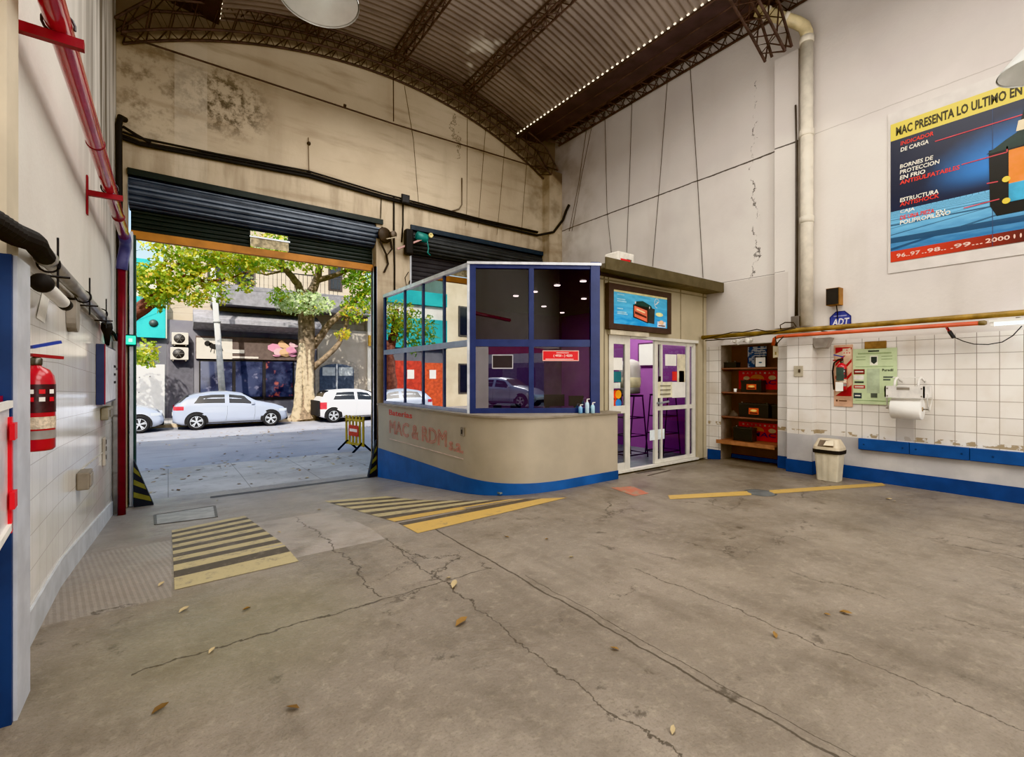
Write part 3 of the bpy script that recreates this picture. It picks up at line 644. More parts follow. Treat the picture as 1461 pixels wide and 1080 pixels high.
MB().m(M('#a39882', .5)).bar((3.5, 9.0, 4.25), (3.72, 9.0, 4.33), .03, .02).build('tensioner', parent=t)

# ---------------------------------------------------------------- services on the front wall
def fpts(pl, Y): return [AY(u, v, Y) for u, v in pl]
t = thing('cable_bundle', 'thick bundle of black cables sagging across the front wall above the gates', 'cable', (3, 9.15, 5.1))
path = [(170, 193), (176, 193), (200, 203), (310, 223), (440, 249), (545, 279), (620, 298), (690, 316), (766, 333)]
for k, r in enumerate((.03, .022, .018)):
    MB().m(BLACKR, True).tube([p + V((0, -.02 * k, .035 * (k - 1) + random.uniform(-.015, .015))) for p in fpts(path, 9.16)] + ([AY(776, 334, 8.9), AY(790, 331, 8.88)] + [AX(u, v, 8.1) for u, v in ((803, 314), (808, 300), (812, 292))] if k == 0 else []), r, 8).build('cable', parent=t)
MB().m(BLACKR, True).tube(fpts([(171, 194), (171, 183), (176, 181), (192, 191), (215, 204)], 9.12), .022, 8).build('cable_loop', parent=t)
a = AY(578, 285, 9.1)
t = thing('junction_box', 'small black junction box on the cable bundle above the pillar', 'box', (a.x, 9.15, a.z - .1))
MB().m(BLACKR).bbox((a.x - .09, 9.06, a.z - .09), (a.x + .09, 9.10, a.z + .1), .01).build('housing', parent=t)
MB().m(BLACK).bbox((a.x - .075, 9.05, a.z - .07), (a.x + .075, 9.062, a.z + .08), .006).build('lid', parent=t)
t = thing('tie_rod', 'thin steel tie rod crossing the front wall from truss foot to truss foot', 'rod', (3.6, 9.0, 6.6))
ra, rb = AY(172, 49, 8.98), AY(790, 246, 8.98)
MB().m(STEEL_D).tube([ra, ra.lerp(rb, .5) + V((0, 0, -.05)), rb], .014, 6).build('rod', parent=t)
MB().m(STEEL_D).tube([AY(561, 90, 8.98), AY(561.5, 173, 8.98)], .011, 5).build('hanger', parent=t)
MB().m(STEEL_D).lathe([(.03, -.02), (.03, .02)], AY(492, 151, 8.98), (1, 0, 0), 8).build('turnbuckle', parent=t)
t = thing('pillar_conduit', 'black conduit running down the pillar between the gates', 'conduit', (3.6, 9.18, 0))
MB().m(BLACKR, True).tube(fpts([(562, 280), (562, 330), (563, 380), (563, 450), (563, 560), (560, 640)], 9.175), .018, 8).build('tube', parent=t)
MB().m(BLACKR, True).tube(fpts([(575, 290), (575, 320), (573, 345)], 9.175), .016, 8).build('short_tube', parent=t)
MB().m(BLACKR).tube(fpts([(583, 388), (578, 396), (580, 408), (585, 400), (582, 420)], 9.17), .008, 5).build('loose_wire', parent=t)
MB().m(BLACKR).tube(fpts([(544, 282), (543, 312)], 9.17), .009, 5).build('drop_wire', parent=t)
mb = MB().m(M('#6f6254', .5), True).tube(fpts([(659, 254), (659, 292), (655, 298), (645, 301)], 9.175), .014, 8)
mb.build('bent_conduit', label='thin grey conduit bent at the bottom on the front wall above the right gate', cat='conduit')
t = thing('wall_insulator', 'rusty wire strung between two insulators on the front wall', 'insulator', AY(441, 247, 9.19))
for v in (205, 247): MB().m(M('#3a2f28', .6), True).lathe([(.0, 0), (.035, 0), (.03, .03), (.02, .05), (.0, .05)], AY(440.5, v, 9.2), (0, -1, 0), 10).build('insulator', parent=t)
MB().m(M('#5d4b3a', .6)).tube(fpts([(440, 196), (440, 205), (441, 247)], 9.17), .006, 5).build('wire', parent=t)
for i, pl in enumerate((((577, 122), (590, 200), (598, 300)), ((667, 160), (666, 300), (664, 322)), ((693, 182), (687, 260), (682, 325)), ((721, 200), (716, 260), (709, 335)), ((752, 228), (747, 290), (744, 335)))):
    MB().m(M('#5b4f42', .7)).tube(fpts(pl, 9.192), .005, 4).build('hanging_wire', label='thin dark wire hanging down the beige front wall', cat='wire', group='wires on the front wall')
for i, pl in enumerate((((863, 160), (866, 300), (873, 368)), ((902, 137), (898, 260), (894, 360)), ((953, 105), (942, 250), (931, 380)), ((984, 86), (995, 255), (1003, 396)))):
    MB().m(M('#4b423b', .7)).tube([AX(u, v, XR - .012) for u, v in pl], .006, 4).build('hanging_wire', label='thin dark wire hanging down the white right wall above the office', cat='wire', group='wires on the right wall')
for i, pl in enumerate((((838, 177), (826, 260), (812, 330)), ((846, 172), (830, 250), (816, 330)))):
    MB().m(M('#5b4f42', .7)).tube([AX(u, v, XR - .012) for u, v in pl], .006, 4).build('hanging_wire', label='slanting thin wire near the corner end of the right wall', cat='wire', group='slanting wires by the corner')
# striped wheel guards on the jambs
def guard(x0, x1, lab):
    t = thing('wheel_guard', lab, 'guard', ((x0 + x1) / 2, 9.1, -.5), 'striped wheel guards'); zb = fz(9.1) + .008; s = 1 if x1 > x0 else -1; w = abs(x1 - x0)
    MB().m(M('#20242c', .6)).prism([(x0, 9.06, zb), (x1, 9.06, zb), (x0, 9.06, zb + .72)], (0, .1, 0)).build('plate', parent=t)
    for k in range(3):
        z0 = zb + .08 + k * .19; f = lambda z: max(0, w * (1 - (z - zb) / .72))
        MB().m(M('#6d6a35', .6)).poly([(x0, 9.055, z0 + .07), (x0 + s * f(z0), 9.055, z0 - .02), (x0 + s * f(z0 + .07), 9.055, z0 + .06), (x0, 9.055, z0 + .15)]).build('yellow_stripe', parent=t)
guard(-.42, -.18, 'black and yellow striped triangular guard at the left gate jamb')
guard(3.33, 3.17, 'black and yellow striped triangular guard at the right gate jamb')
# ---------------------------------------------------------------- glazed office booth
OFF = thing('office_booth', 'glazed beige and blue office booth with a curved counter wall in the corner', 'office', (5.5, 6.8, 0))
def plan(off=0.0):
    pts = [(3.31 - off, 8.93), (3.31 - off, 7.6), (3.31 - off, 6.6), (3.31 - off, 5.75)]
    p0, p1, p2, p3 = V((3.31, 5.75)), V((3.31, 5.0)), V((3.62, 4.68)), V((4.3, 4.66))
    for i in range(1, 17):
        s = i / 16; p = p0 * (1 - s) ** 3 + p1 * 3 * s * (1 - s) ** 2 + p2 * 3 * s * s * (1 - s) + p3 * s ** 3
        d = (p1 - p0) * 3 * (1 - s) ** 2 + (p2 - p1) * 6 * s * (1 - s) + (p3 - p2) * 3 * s * s; d.normalize(); nn = V((d.y, -d.x))
        if nn.x > 0 and s < .5: nn = -nn
        nn = V((d.y, -d.x)); p = p + nn * off * (1 if nn.y < 0.01 else -1); pts.append((p.x, p.y))
    pts += [(4.8, 4.66 - off), (5.36 + off, 4.66 - off)]
    return pts
def band(mb, pts, zf0, zf1):
    n = len(pts); vs = [(x, y, zf0(y)) for x, y in pts] + [(x, y, zf1(y)) for x, y in pts]
    mb.add(vs, [(i, i + 1, n + i + 1, n + i) for i in range(n - 1)])
CW = M('#b0a592', .5, var=.05, scale=2)
mb = MB().m(CW, True); o_ = plan(0); band(mb, o_, lambda y: fz(y) - .05, lambda y: .965)
mb.m(CW, False).quad((5.36, 4.66, -.05), (5.36, 4.93, -.05), (5.36, 4.93, .965), (5.36, 4.66, .965)); cw = mb.build('counter_wall', parent=OFF)
mb = MB().m(M('#2a5a9c', .42, var=.12, scale=3), True); pb = plan(.008); band(mb, pb + [(5.368, 4.93)], lambda y: fz(y) - .05, lambda y: .12)
inner = plan(.0) + [(5.36, 4.93)]; n = len(inner)
mb.add([(x, y, .12) for x, y in pb + [(5.368, 4.93)]] + [(x, y, .12) for x, y in inner], [(i, i + 1, n + i + 1, n + i) for i in range(n - 1)])
mb.build('skirting', parent=OFF, label='blue painted skirting of the counter wall')
mb = MB().m(M('#8f8576', .5, var=.1)); so = plan(.035); si = [(3.5, 8.93), (3.5, 5.8), (4.9, 4.78), (5.2, 4.93), (5.4, 4.93)]
for z in (.965, .992): mb.poly([(x, y, z) for x, y in so + si[::-1]])
so2 = so + [(5.4, 4.93)]; n = len(so2); mb.add([(x, y, .965) for x, y in so2] + [(x, y, .992) for x, y in so2], [(i, i + 1, n + i + 1, n + i) for i in range(n - 1)])
mb.build('sill', parent=OFF)
# lettering on the counter wall
P = Plane((3.306, 8.6, 0), (0, -1, 0), (0, 0, 1))
mb = MB().m(M('#c98d80', .6)); a, b = AX(555, 601, 3.306), AX(588, 604, 3.306)
mb.m(M('#cf4a45', .5)).text(P, 'Baterias', 8.6 - a.y, .80, .10, a.y - b.y)
mb.m(M('#d58f86', .6))
def outline_text(mb, t, x, y, h, w, th=.012):
    vs, fs, asp = text_geo(t); from_e = {}
    for f in fs:
        for i in range(len(f)):
            e = tuple(sorted((f[i], f[(i + 1) % len(f)]))); from_e[e] = from_e.get(e, 0) + 1
    for (i, j), c in from_e.items():
        if c == 1:
            p, q = P.p(x + vs[i][0] * w, y + vs[i][1] * h, .003), P.p(x + vs[j][0] * w, y + vs[j][1] * h, .003)
            mb.bar(p, q, th, .002, up=(1, 0, 0))
a, b = AX(556, 630, 3.306), AX(637, 640, 3.306)
outline_text(mb, 'MAC & RDM', 8.6 - a.y, .47, .235, a.y - b.y)
c, d = AX(641, 648, 3.306), AX(661, 650, 3.306)
outline_text(mb, 's.a.', 8.6 - c.y, .44, .12, c.y - d.y, .009)
e = AX(661, 660, 3.306); mb.m(M('#d9c3b6', .6)).box((3.302, e.y, .355), (3.308, a.y, .366))
mb.build('sign_lettering', parent=OFF, label='pale pink outlined lettering with a red heading')
mb = MB().m(M('#8d8478', .5)).bbox((3.288, 5.62, .68), (3.31, 5.70, .80), .004).m(BLACK).box((3.285, 5.645, .71), (3.289, 5.675, .77)); mb.build('counter_socket', parent=OFF)

FR = NAVY; FRL = M('#8e9bb8', .35, .4, .06)
ZS, ZM, ZT = .992, 1.98, 3.08
# left glazed side
XG = 3.42; YA, YB = 8.86, 5.66
cols = [YA] + [AX(u, 500, XG).y for u in (578, 604, 634)] + [YB]
fr = MB().m(FRL).box((XG - .025, YB, ZM - .045), (XG + .025, YA, ZM + .045)).build('side_transom', parent=OFF)
MB().m(FRL).box((XG - .025, YB, ZS), (XG + .025, YA, ZS + .05)).build('side_bottom_rail', parent=OFF)
MB().m(M('#d9dde2', .3, .4)).box((XG - .04, YB - .02, ZT - .03), (XG + .03, YA, ZT + .03)).build('side_top_rail', parent=OFF)
for i, y in enumerate(cols):
    w = .02 if 0 < i < 4 else .035
    MB().m(FR if i == 0 else M('#4c5570', .4, .2)).box((XG - .02, y - w, ZS), (XG + .02, y + w, ZT)).build('mullion', parent=OFF)
for i in range(4):
    for z0, z1 in ((ZS + .05, ZM - .045), (ZM + .045, ZT - .03)):
        MB().m(GL_SIDE).quad((XG, cols[i], z0), (XG, cols[i + 1], z0), (XG, cols[i + 1], z1), (XG, cols[i], z1)).build('side_pane', parent=OFF)
# chamfered front
A, B = V((3.43, 5.65, 0)), V((4.93, 4.665, 0)); dd = (B - A); L = dd.length; dd.normalize(); nn = V((dd.y, -dd.x, 0)); 
def ch(s, z, l=0.0): return A + dd * s + nn * l + V((0, 0, z))
def chbar(s0, s1, z0, z1, d=.03, name='front_frame', mat=FR):
    return MB().m(mat).prism([ch(s0, z0, -d), ch(s1, z0, -d), ch(s1, z1, -d), ch(s0, z1, -d)], nn * 2 * d).build(name, parent=OFF)
chbar(-.03, .07, ZS, ZT, .04, 'front_post'); chbar(L - .10, L + .03, ZS, ZT + .05, .05, 'front_post'); chbar(-.05, -.015, ZS, ZT, .045, 'edge_strip', M('#cfd5dd', .3, .4))
s_mid = L * .475
chbar(s_mid - .035, s_mid + .035, ZS, ZT, .032, 'front_mullion')
chbar(0, L, ZM - .05, ZM + .05, .034, 'front_transom'); chbar(0, L, ZS, ZS + .07, .034, 'front_bottom_rail'); chbar(0, L, ZT - .05, ZT, .034, 'front_top_rail')
chbar(-.05, L + .05, ZT, ZT + .035, .06, 'front_flashing', M('#d9dbe0', .3, .4))
for s0, s1 in ((.07, s_mid - .035), (s_mid + .035, L - .10)):
    MB().m(GL_FRONT).quad(ch(s0, ZS + .07), ch(s1, ZS + .07), ch(s1, ZM - .05), ch(s0, ZM - .05)).build('front_pane', parent=OFF)
    MB().m(GL_DARK).quad(ch(s0, ZM + .05), ch(s1, ZM + .05), ch(s1, ZT - .05), ch(s0, ZT - .05)).build('smoked_pane', parent=OFF, label='dark smoked upper pane')
# roof
mb = MB().m(M('#6b6252', .6, var=.15)); rp = [(3.47, 8.95), (3.47, 5.69), (4.97, 4.70), (5.0, 4.56), (XR - .01, 4.62), (XR - .01, 8.95)]
mb.prism([(x, y, 3.05) for x, y in rp], (0, 0, .07)); mb.build('roof_slab', parent=OFF)
MB().m(M('#5b523f', .5, .2)).prism([(4.98, 4.56, 3.03), (XR - .01, 4.60, 3.04), (XR - .01, 4.60, 3.21), (4.98, 4.56, 3.20)], (0, -.02, 0)).build('fascia', parent=OFF)
# door wall at Y = 4.92
YD = 4.92
def dx(u): return AY(u, 500, YD).x
D0, D1, D2, D3 = dx(868), dx(899), dx(937), dx(996)
PANEL = M('#b5a98f', .5, var=.05, scale=2)
mb = MB().m(PANEL).box((5.14, YD, .0), (D0, YD + .06, 3.12)).build('wall_panel', parent=OFF)
MB().m(PANEL).box((D3, YD, .0), (XR - .015, YD + .06, 3.12)).build('wall_panel', parent=OFF)
MB().m(PANEL).box((D0, YD, 2.17), (D3, YD + .06, 3.12)).build('wall_header', parent=OFF)
for u in (868, 971, 1003, 862): MB().m(M('#7d7361', .5)).box((dx(u) - .008, YD - .006, .99 if u < 900 else (2.17 if u < 990 else 0)), (dx(u) + .008, YD, 3.1)).build('cover_strip', parent=OFF)
MB().m(M('#8d8370', .5)).box((5.14, YD - .008, 2.98), (XR - .015, YD, 3.0)).build('cover_strip', parent=OFF)
MB().m(M('#c9bfa9', .45)).box((D0 - .03, YD - .07, 2.155), (AY(921, 480, YD).x, YD, 2.225)).build('door_track_cover', parent=OFF)
DF = M('#d9d5ca', .4, var=.05)
def frame(parent, x0, x1, z0, z1, y, st, bars, mat=DF, d=.04, nm='stile', nr='rail'):
    for x in (x0, x1 - st): MB().m(mat).box((x, y, z0), (x + st, y + d, z1)).build(nm, parent=parent)
    for z, h in bars: MB().m(mat).box((x0 + st, y + .003, z), (x1 - st, y + d - .003, z + h)).build(nr, parent=parent)
MB().m(DF).box((D0, YD - .02, -.01), (D3, YD + .08, .025)).build('threshold', parent=OFF)
MB().m(DF).box((D1, YD - .01, 2.12), (D3, YD + .07, 2.17)).build('door_head', parent=OFF)
lf = MB().m(GL_CLEAR).box((D0 + .1, YD + .018, .12), (D1 - .12, YD + .022, 2.05)).build('fixed_leaf', parent=OFF, label='fixed white framed door leaf with card stickers')
frame(lf, D0, D1, .025, 2.16, YD, .12, [(.025, .12), (.93, .12), (2.02, .14)])
x0 = D2; sl = MB().m(GL_CLEAR).box((D2 + .08, YD + .058, .1), (D3 - .05, YD + .062, 2.05)).build('sliding_door', parent=OFF, label='white framed sliding glass door with paper notices')
frame(sl, D2, D3 - .02, .03, 2.12, YD + .04, .085, [(.03, .06), (.93, .07), (2.06, .06)])
MB().m(DF).box((D3 - .28, YD + .035, .03), (D3 - .21, YD + .085, 2.12)).build('inner_stile', parent=sl)
MB().m(DF).box((D2 + .17, YD + .035, .03), (D2 + .21, YD + .085, 2.1)).build('inner_stile', parent=sl)
MB().m(ALU).tube([(D2 + .05, YD + .02, 1.06), (D2 + .05, YD - .02, 1.06), (D2 + .3, YD - .02, 1.08)], .018, 8).build('door_handle', parent=sl)
P = Plane((0, YD + .03, 0), (1, 0, 0), (0, 0, 1))
def px(u0, v0, u1, v1): a, b = AY(u0, v0, YD), AY(u1, v1, YD); return (min(a.x, b.x), min(a.z, b.z), max(a.x, b.x), max(a.z, b.z))
def sticker(par, u0, v0, u1, v1, mat, l, nm='notice'):
    x0, z0, x1, z1 = px(u0, v0, u1, v1); return MB().m(mat).rect(P, x0, z0, x1, z1, l).build(nm, parent=par), (x0, z0, x1, z1)
for q in ((874, 510, 889, 528),): sticker(lf, *q, PAPER, .016)
sticker(lf, 875, 530, 887, 545, M('#2f6f78', .5), .018, 'sticker'); sticker(lf, 876, 546, 886, 554, M('#d8ddd5', .5), .018, 'sticker')
o, (x0, z0, x1, z1) = sticker(lf, 874, 556, 888, 582, M('#26211f', .5), .018, 'card_sticker')
w = x1 - x0; h = z1 - z0
mb = MB().m(M('#e2431f', .5)).disc(P, x0 + w * .36, z0 + h * .74, w * .3, l=.0195).m(M('#f0a32c', .5)).disc(P, x0 + w * .64, z0 + h * .74, w * .3, l=.0205); mb.build('card_circles', parent=o)
mb = MB().m(M('#c8452d', .5)).disc(P, x0 + w * .36, z0 + h * .26, w * .3, l=.0195).m(M('#3b7fc4', .5)).disc(P, x0 + w * .64, z0 + h * .26, w * .3, l=.0205); mb.build('card_circles', parent=o)
for q, mt in (((952, 505, 968, 522), PAPER), ((969, 505, 981, 545), M('#d8cfb4', .6)), ((962, 530, 969, 543), M('#d8413c', .5)), ((972, 529, 979, 545), M('#2d4f86', .5)), ((940, 545, 962, 567), M('#e2dcc0', .6)), ((962, 545, 981, 567), PAPER), ((930, 629, 951, 612), M('#dfe6ea', .6)), ((942, 537, 946, 544), BLACK)):
    sticker(sl, *q, mt, -.012 + .06 * 0 - .0)
for k in range(3):
    x0, z0, x1, z1 = px(944, 549 + k * 6, 959, 551 + k * 6); MB().m(M('#8a8371', .6)).rect(P, x0, z0, x1, z1 - .008, .0).build('print_line', parent=sl)
# interior shell
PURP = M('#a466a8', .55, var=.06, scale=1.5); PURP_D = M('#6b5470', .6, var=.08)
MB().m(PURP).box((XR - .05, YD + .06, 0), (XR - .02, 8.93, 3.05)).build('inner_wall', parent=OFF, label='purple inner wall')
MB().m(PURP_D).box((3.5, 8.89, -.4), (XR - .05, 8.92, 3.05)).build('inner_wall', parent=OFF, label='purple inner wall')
MB().m(M('#7f8b8b', .25, var=.12, scale=2)).box((3.46, YD + .06, -.02), (XR - .03, 8.92, .005)).build('inner_floor', parent=OFF)
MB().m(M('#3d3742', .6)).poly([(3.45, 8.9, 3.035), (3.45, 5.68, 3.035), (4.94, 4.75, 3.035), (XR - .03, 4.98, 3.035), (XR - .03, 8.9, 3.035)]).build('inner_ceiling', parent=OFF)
for u, v in ((736, 422), (763, 416), (795, 407), (832, 401), (833, 426), (776, 437), (802, 446)):
    p = AZ(u, v, 3.03)
    MB().m(EM('#fff3e0', 25.0)).lathe([(.05, 0), (.05, -.008), (.0, -.01)], p, n=14).build('downlight', label='small white downlight in the dark office ceiling', cat='light', group='office ceiling downlights')
# illuminated advertisement over the door
YLB = YD - .075
t = thing('light_box_sign', 'dark framed light box sign with a car battery picture over the office door', 'sign', (AY(910, 470, YLB).x, YLB, 2.25))
a, b = AY(868, 403, YLB), AY(957, 474, YLB); x0, x1, z1 = a.x, b.x, AY(868, 403, YLB).z; z0 = AY(868, 469, YLB).z
DK = M('#463833', .5)
MB().m(DK).box((x0, YLB + .005, z0), (x1, YD - .012, z1)).build('back_box', parent=t)
for q in ((x0, z0, x1, z0 + .09), (x0, z1 - .09, x1, z1), (x0, z0 + .09, x0 + .11, z1 - .09), (x1 - .11, z0 + .09, x1, z1 - .09)): MB().m(DK).box((q[0], YLB - .012, q[1]), (q[2], YLB + .006, q[3])).build('frame', parent=t)
g = G('advert_sea'); gx, gy, gz = g.pos(); wv = g.ramp(g.noise(6, 5, stretch=(.5, 1, 2.2), dist=1.0), .35, .7)
cc = g.mix(g.ramp(gz, z0 + .1, z0 + .5), C('#0f78b4'), C('#3f8fb0')); cc = g.mix(g.mul(wv, .5), cc, C('#5fb4cf')); g.fin(cc, .3); g.l(cc, g.b.inputs['Emission Color']); g.b.inputs['Emission Strength'].default_value = .35
P = Plane((x0 + .11, YLB - .004, z0 + .09), (1, 0, 0), (0, 0, 1)); W = x1 - x0 - .22; H = z1 - z0 - .18
pic = MB().m(g.mat).rect(P, 0, 0, W, H, 0).m(M('#d8cf9a', .5)).rect(P, 0, H * .94, W, H, .002).build('picture', parent=t)
mb = MB().m(M('#24413b', .4)).shape(P, [(W * .36, H * .62), (W * .40, H * .74), (W * .52, H * .78), (W * .68, H * .66), (W * .70, H * .58), (W * .62, H * .55)], .003)
mb.m(M('#3a3d3a', .5)).shape(P, [(W * .62, H * .12), (W * .74, H * .1), (W * .75, H * .58), (W * .62, H * .60)], .003).m(M('#1c1614', .5)).shape(P, [(W * .34, H * .24), (W * .62, H * .1), (W * .62, H * .6), (W * .34, H * .64)], .0035)
mb.m(M('#e4765a', .5)).shape(P, [(W * .36, H * .27), (W * .60, H * .14), (W * .60, H * .5), (W * .36, H * .6)], .004).m(M('#53251e', .5)).shape(P, [(W * .37, H * .36), (W * .59, H * .25), (W * .59, H * .31), (W * .37, H * .44)], .0045)
mb.m(M('#f2d9a5', .5)).shape(P, [(W * .40, H * .48), (W * .56, H * .40), (W * .56, H * .44), (W * .40, H * .53)], .0045)
mb.m(WHITE).disc(P, W * .38, H * .70, .015, .02, .005).disc(P, W * .645, H * .60, .012, .02, .005); mb.build('battery_picture', parent=pic)
mb = MB().m(WHITE)
for k in range(16):
    a0 = .6 + k * .28; 
    if k < 15: mb.bar(P.p(W * .79 + .065 * math.cos(a0), H * .77 + .075 * math.sin(a0), .005), P.p(W * .79 + .065 * math.cos(a0 + .3), H * .77 + .075 * math.sin(a0 + .3), .005), .008, .002, up=(0, 1, 0))
mb.bar(P.p(W * .76, H * .72, .005), P.p(W * .83, H * .83, .005), .014, .002, up=(0, 1, 0)).bar(P.p(W * .79, H * .84, .005), P.p(W * .80, H * .74, .005), .010, .002, up=(0, 1, 0))
mb.build('swoosh_emblem', parent=pic)
MB().m(M('#dfe0a0', .5)).disc(P, W * .84, H * .42, W * .075, H * .065, .004).build('oval_seal', parent=pic)
mb = MB()
mb.m(M('#d3ddea', .5)).rect(P, W * .8, H * .02, W * .97, H * .2, .004).m(M('#eac29a', .5)).disc(P, W * .88, H * .17, W * .05, H * .07, .005).m(M('#6a4a32', .5)).rect(P, W * .82, H * .05, W * .95, H * .085, .006).build('corner_badge', parent=pic)
mb = MB().m(M('#9fd0e2', .5))
for k, (yy, ww) in enumerate(((.86, .12), (.72, .14), (.66, .16), (.44, .1), (.34, .16), (.29, .18))): mb.rect(P, W * .06, H * yy, W * (.06 + ww), H * (yy + .035), .004)
mb.build('picture_print', parent=pic)
# signs and things seen on and behind the front panes
def pane_plane(lift): return Plane(A + nn * lift, dd, (0, 0, 1))
def on_ch(u, v, lift):                    # local coordinates on the chamfer plane
    d = ray(u, v); o = A + nn * lift; tt = ((o - V((0, 0, EYE))).dot(nn)) / d.dot(nn); p = V((0, 0, EYE)) + d * tt; return ((p - A).dot(dd), p.z)
P = pane_plane(.012); (s0, zz0), (s1, zz1) = on_ch(774, 515, .012), on_ch(826, 500, .012)
t = thing('glass_sign', 'red sign with white lettering on the front pane of the office booth', 'sign', P.p(s0, zz0))
W = s1 - s0; H = zz1 - zz0; o = MB().m(M('#d81f26', .4, var=.03)).rect(P, s0, zz0, s1, zz1, 0).build('board', parent=t)
mb = MB().m(M('#e9b6ac', .5)).rect(P, s0, zz0, s1, zz0 + .012, .002).rect(P, s0, zz1 - .012, s1, zz1, .002).rect(P, s1 - .012, zz0, s1, zz1, .002).rect(P, s0, zz0, s0 + .01, zz1, .002); mb.build('border', parent=t)
mb = MB().m(M('#f4d9d2', .5)).text(P, '( 4920 - ) 4250', s0 + W * .30, zz0 + H * .34, H * .28, W * .52, .002).rect(P, s0 + W * .38, zz0 + H * .74, s0 + W * .72, zz0 + H * .80, .002).rect(P, s0 + W * .08, zz0 + H * .14, s0 + W * .85, zz0 + H * .2, .002); mb.build('lettering', parent=t)
P = pane_plane(.01); (s0, zz0), (s1, zz1) = on_ch(702, 526, .01), on_ch(732, 506, .01)
t = thing('dark_notice_board', 'small dark board in a pale frame on the left front pane of the office', 'board', P.p(s0, zz0))
MB().m(M('#2c2529', .5)).rect(P, s0, zz0, s1, zz1, 0).build('board', parent=t)
for q in ((s0, zz0, s1, zz0 + .012), (s0, zz1 - .012, s1, zz1), (s0, zz0, s0 + .01, zz1), (s1 - .01, zz0, s1, zz1)): MB().m(M('#c3bfc4', .4)).rect(P, *q, .003).build('frame', parent=t)
# things on the desk behind the panes
MB().m(M('#3a3540', .5)).prism([ch(.2, .985, -.2), ch(L - .3, .985, -.2), ch(L - .2, .985, -.7), ch(.1, .985, -.7)], (0, 0, -.04)).build('desk_top', label='dark desk top inside the office behind the front panes', cat='desk')
def monitor(s, d, w, h, z, lab, nm='monitor'):
    t = thing(nm, lab, 'monitor', ch(s, z, -d), 'black monitors seen from behind')
    MB().m(BLACK).prism([ch(s - w / 2, z + .09, -d), ch(s + w / 2, z + .09, -d), ch(s + w / 2, z + .09 + h, -d), ch(s - w / 2, z + .09 + h, -d)], -nn * .03).build('back_shell', parent=t)
    MB().m(BLACK).prism([ch(s - .03, z, -d - .02), ch(s + .03, z, -d - .02), ch(s + .03, z + .12, -d - .02), ch(s - .03, z + .12, -d - .02)], -nn * .02).build('neck', parent=t)
    MB().m(BLACK).prism([ch(s - .1, z, -d + .03), ch(s + .1, z, -d + .03), ch(s + .1, z, -d - .12), ch(s - .1, z, -d - .12)], (0, 0, .012)).build('foot', parent=t)
monitor(L * .62, .22, .50, .17, .985, 'wide black monitor seen from behind on the office desk'); monitor(L * .86, .25, .22, .15, .985, 'small black monitor near the right post on the office desk')
def desk_box(s, d, w, h, lab, nm, mat):
    t = thing(nm, lab, 'desk item', ch(s, .987, -d), 'small things on the office desk')
    MB().m(mat).prism([ch(s - w / 2, .985, -d), ch(s + w / 2, .985, -d), ch(s + w / 2, .985, -d - .14), ch(s - w / 2, .985, -d - .14)], (0, 0, h)).build('body', parent=t)
    MB().m(M('#3c3c40', .4)).prism([ch(s - w * .4, .985 + h, -d - .02), ch(s + w * .4, .985 + h, -d - .02), ch(s + w * .4, .985 + h, -d - .12), ch(s - w * .4, .985 + h, -d - .12)], (0, 0, .01)).build('top_panel', parent=t)
desk_box(L * .21, .15, .12, .10, 'small black card terminal at the left on the office desk', 'card_terminal', BLACK); desk_box(L * .36, .2, .15, .11, 'small black printer beside the mullion on the office desk', 'receipt_printer', BLACKR)
# sanitizer bottles on the sill
def bottle(s, lift, hh, col, lab):
    p = ch(s, .995, lift); t = thing('sanitizer_bottle', lab, 'bottle', p, 'bottles on the counter sill')
    MB().m(col, True).lathe([(.026, 0), (.03, .005), (.03, hh * .6), (.024, hh * .72), (.012, hh * .78)], p, n=16).build('bottle_body', parent=t)
    MB().m(WHITE, True).lathe([(.013, hh * .78), (.013, hh * .86), (.006, hh * .88), (.006, hh * .98)], p, n=10).build('pump', parent=t)
    MB().m(WHITE).bar(p + V((-.005, 0, hh * .98)), p + V((.03, -.02, hh)), .012, .01).build('spout', parent=t)
bottle(L - .17, .13, .20, M('#bcd6e6', .15, var=.05), 'tall clear pump bottle on the sill at the right end of the front panes'); bottle(L - .09, .12, .15, M('#a9cfe0', .15, var=.05), 'shorter pale blue pump bottle on the sill by the right post')
bottle(L - .26, .11, .12, M('#7fb0d8', .15, var=.05), 'smallest blue bottle on the sill left of the pump bottle')
# furniture behind the door
light_inside = True
FRM = M('#2a2130', .5, .4)
def stand(x, y, lab, w=.55, d=.4, h=1.15):
    t = thing('folding_stand', lab, 'stand', (x, y, 0), 'black folding stands in the office')
    for sy in (-1, 1):
        for sx in (-1, 1):
            MB().m(FRM).tube([(x + sx * w * .5, y + sy * d * .5, .01), (x - sx * w * .15 * 0 + sx * w * .22, y + sy * d * .5, h)], .013, 6).build('leg', parent=t)
    for z in (.08, .42, .75, h): 
        ww = w * (.5 - .28 * z / h); mb = MB().m(FRM)
        MB().m(FRM).tube([(x - ww, y - d * .5, z), (x + ww, y - d * .5, z), (x + ww, y + d * .5, z), (x - ww, y + d * .5, z), (x - ww, y - d * .5, z)], .011, 6).build('cross_rail', parent=t)
    MB().m(FRM).box((x - w * .25, y - d * .52, h), (x + w * .25, y + d * .52, h + .02)).build('top_shelf', parent=t)
stand(6.95, 5.75, 'black folding stand behind the open office doorway'); stand(7.75, 5.6, 'black folding stand behind the sliding glass door')
p = V((6.95, 5.75, 1.19)); t = thing('popcorn_machine', 'clear dome dispenser with pale contents on the stand behind the office doorway', 'dispenser', p)
MB().m(M('#dedad6', .1, var=.03), True).lathe([(.17, .18), (.2, .22), (.2, .5), (.16, .6), (.06, .64), (.0, .64)], p, n=24).build('dome', parent=t)
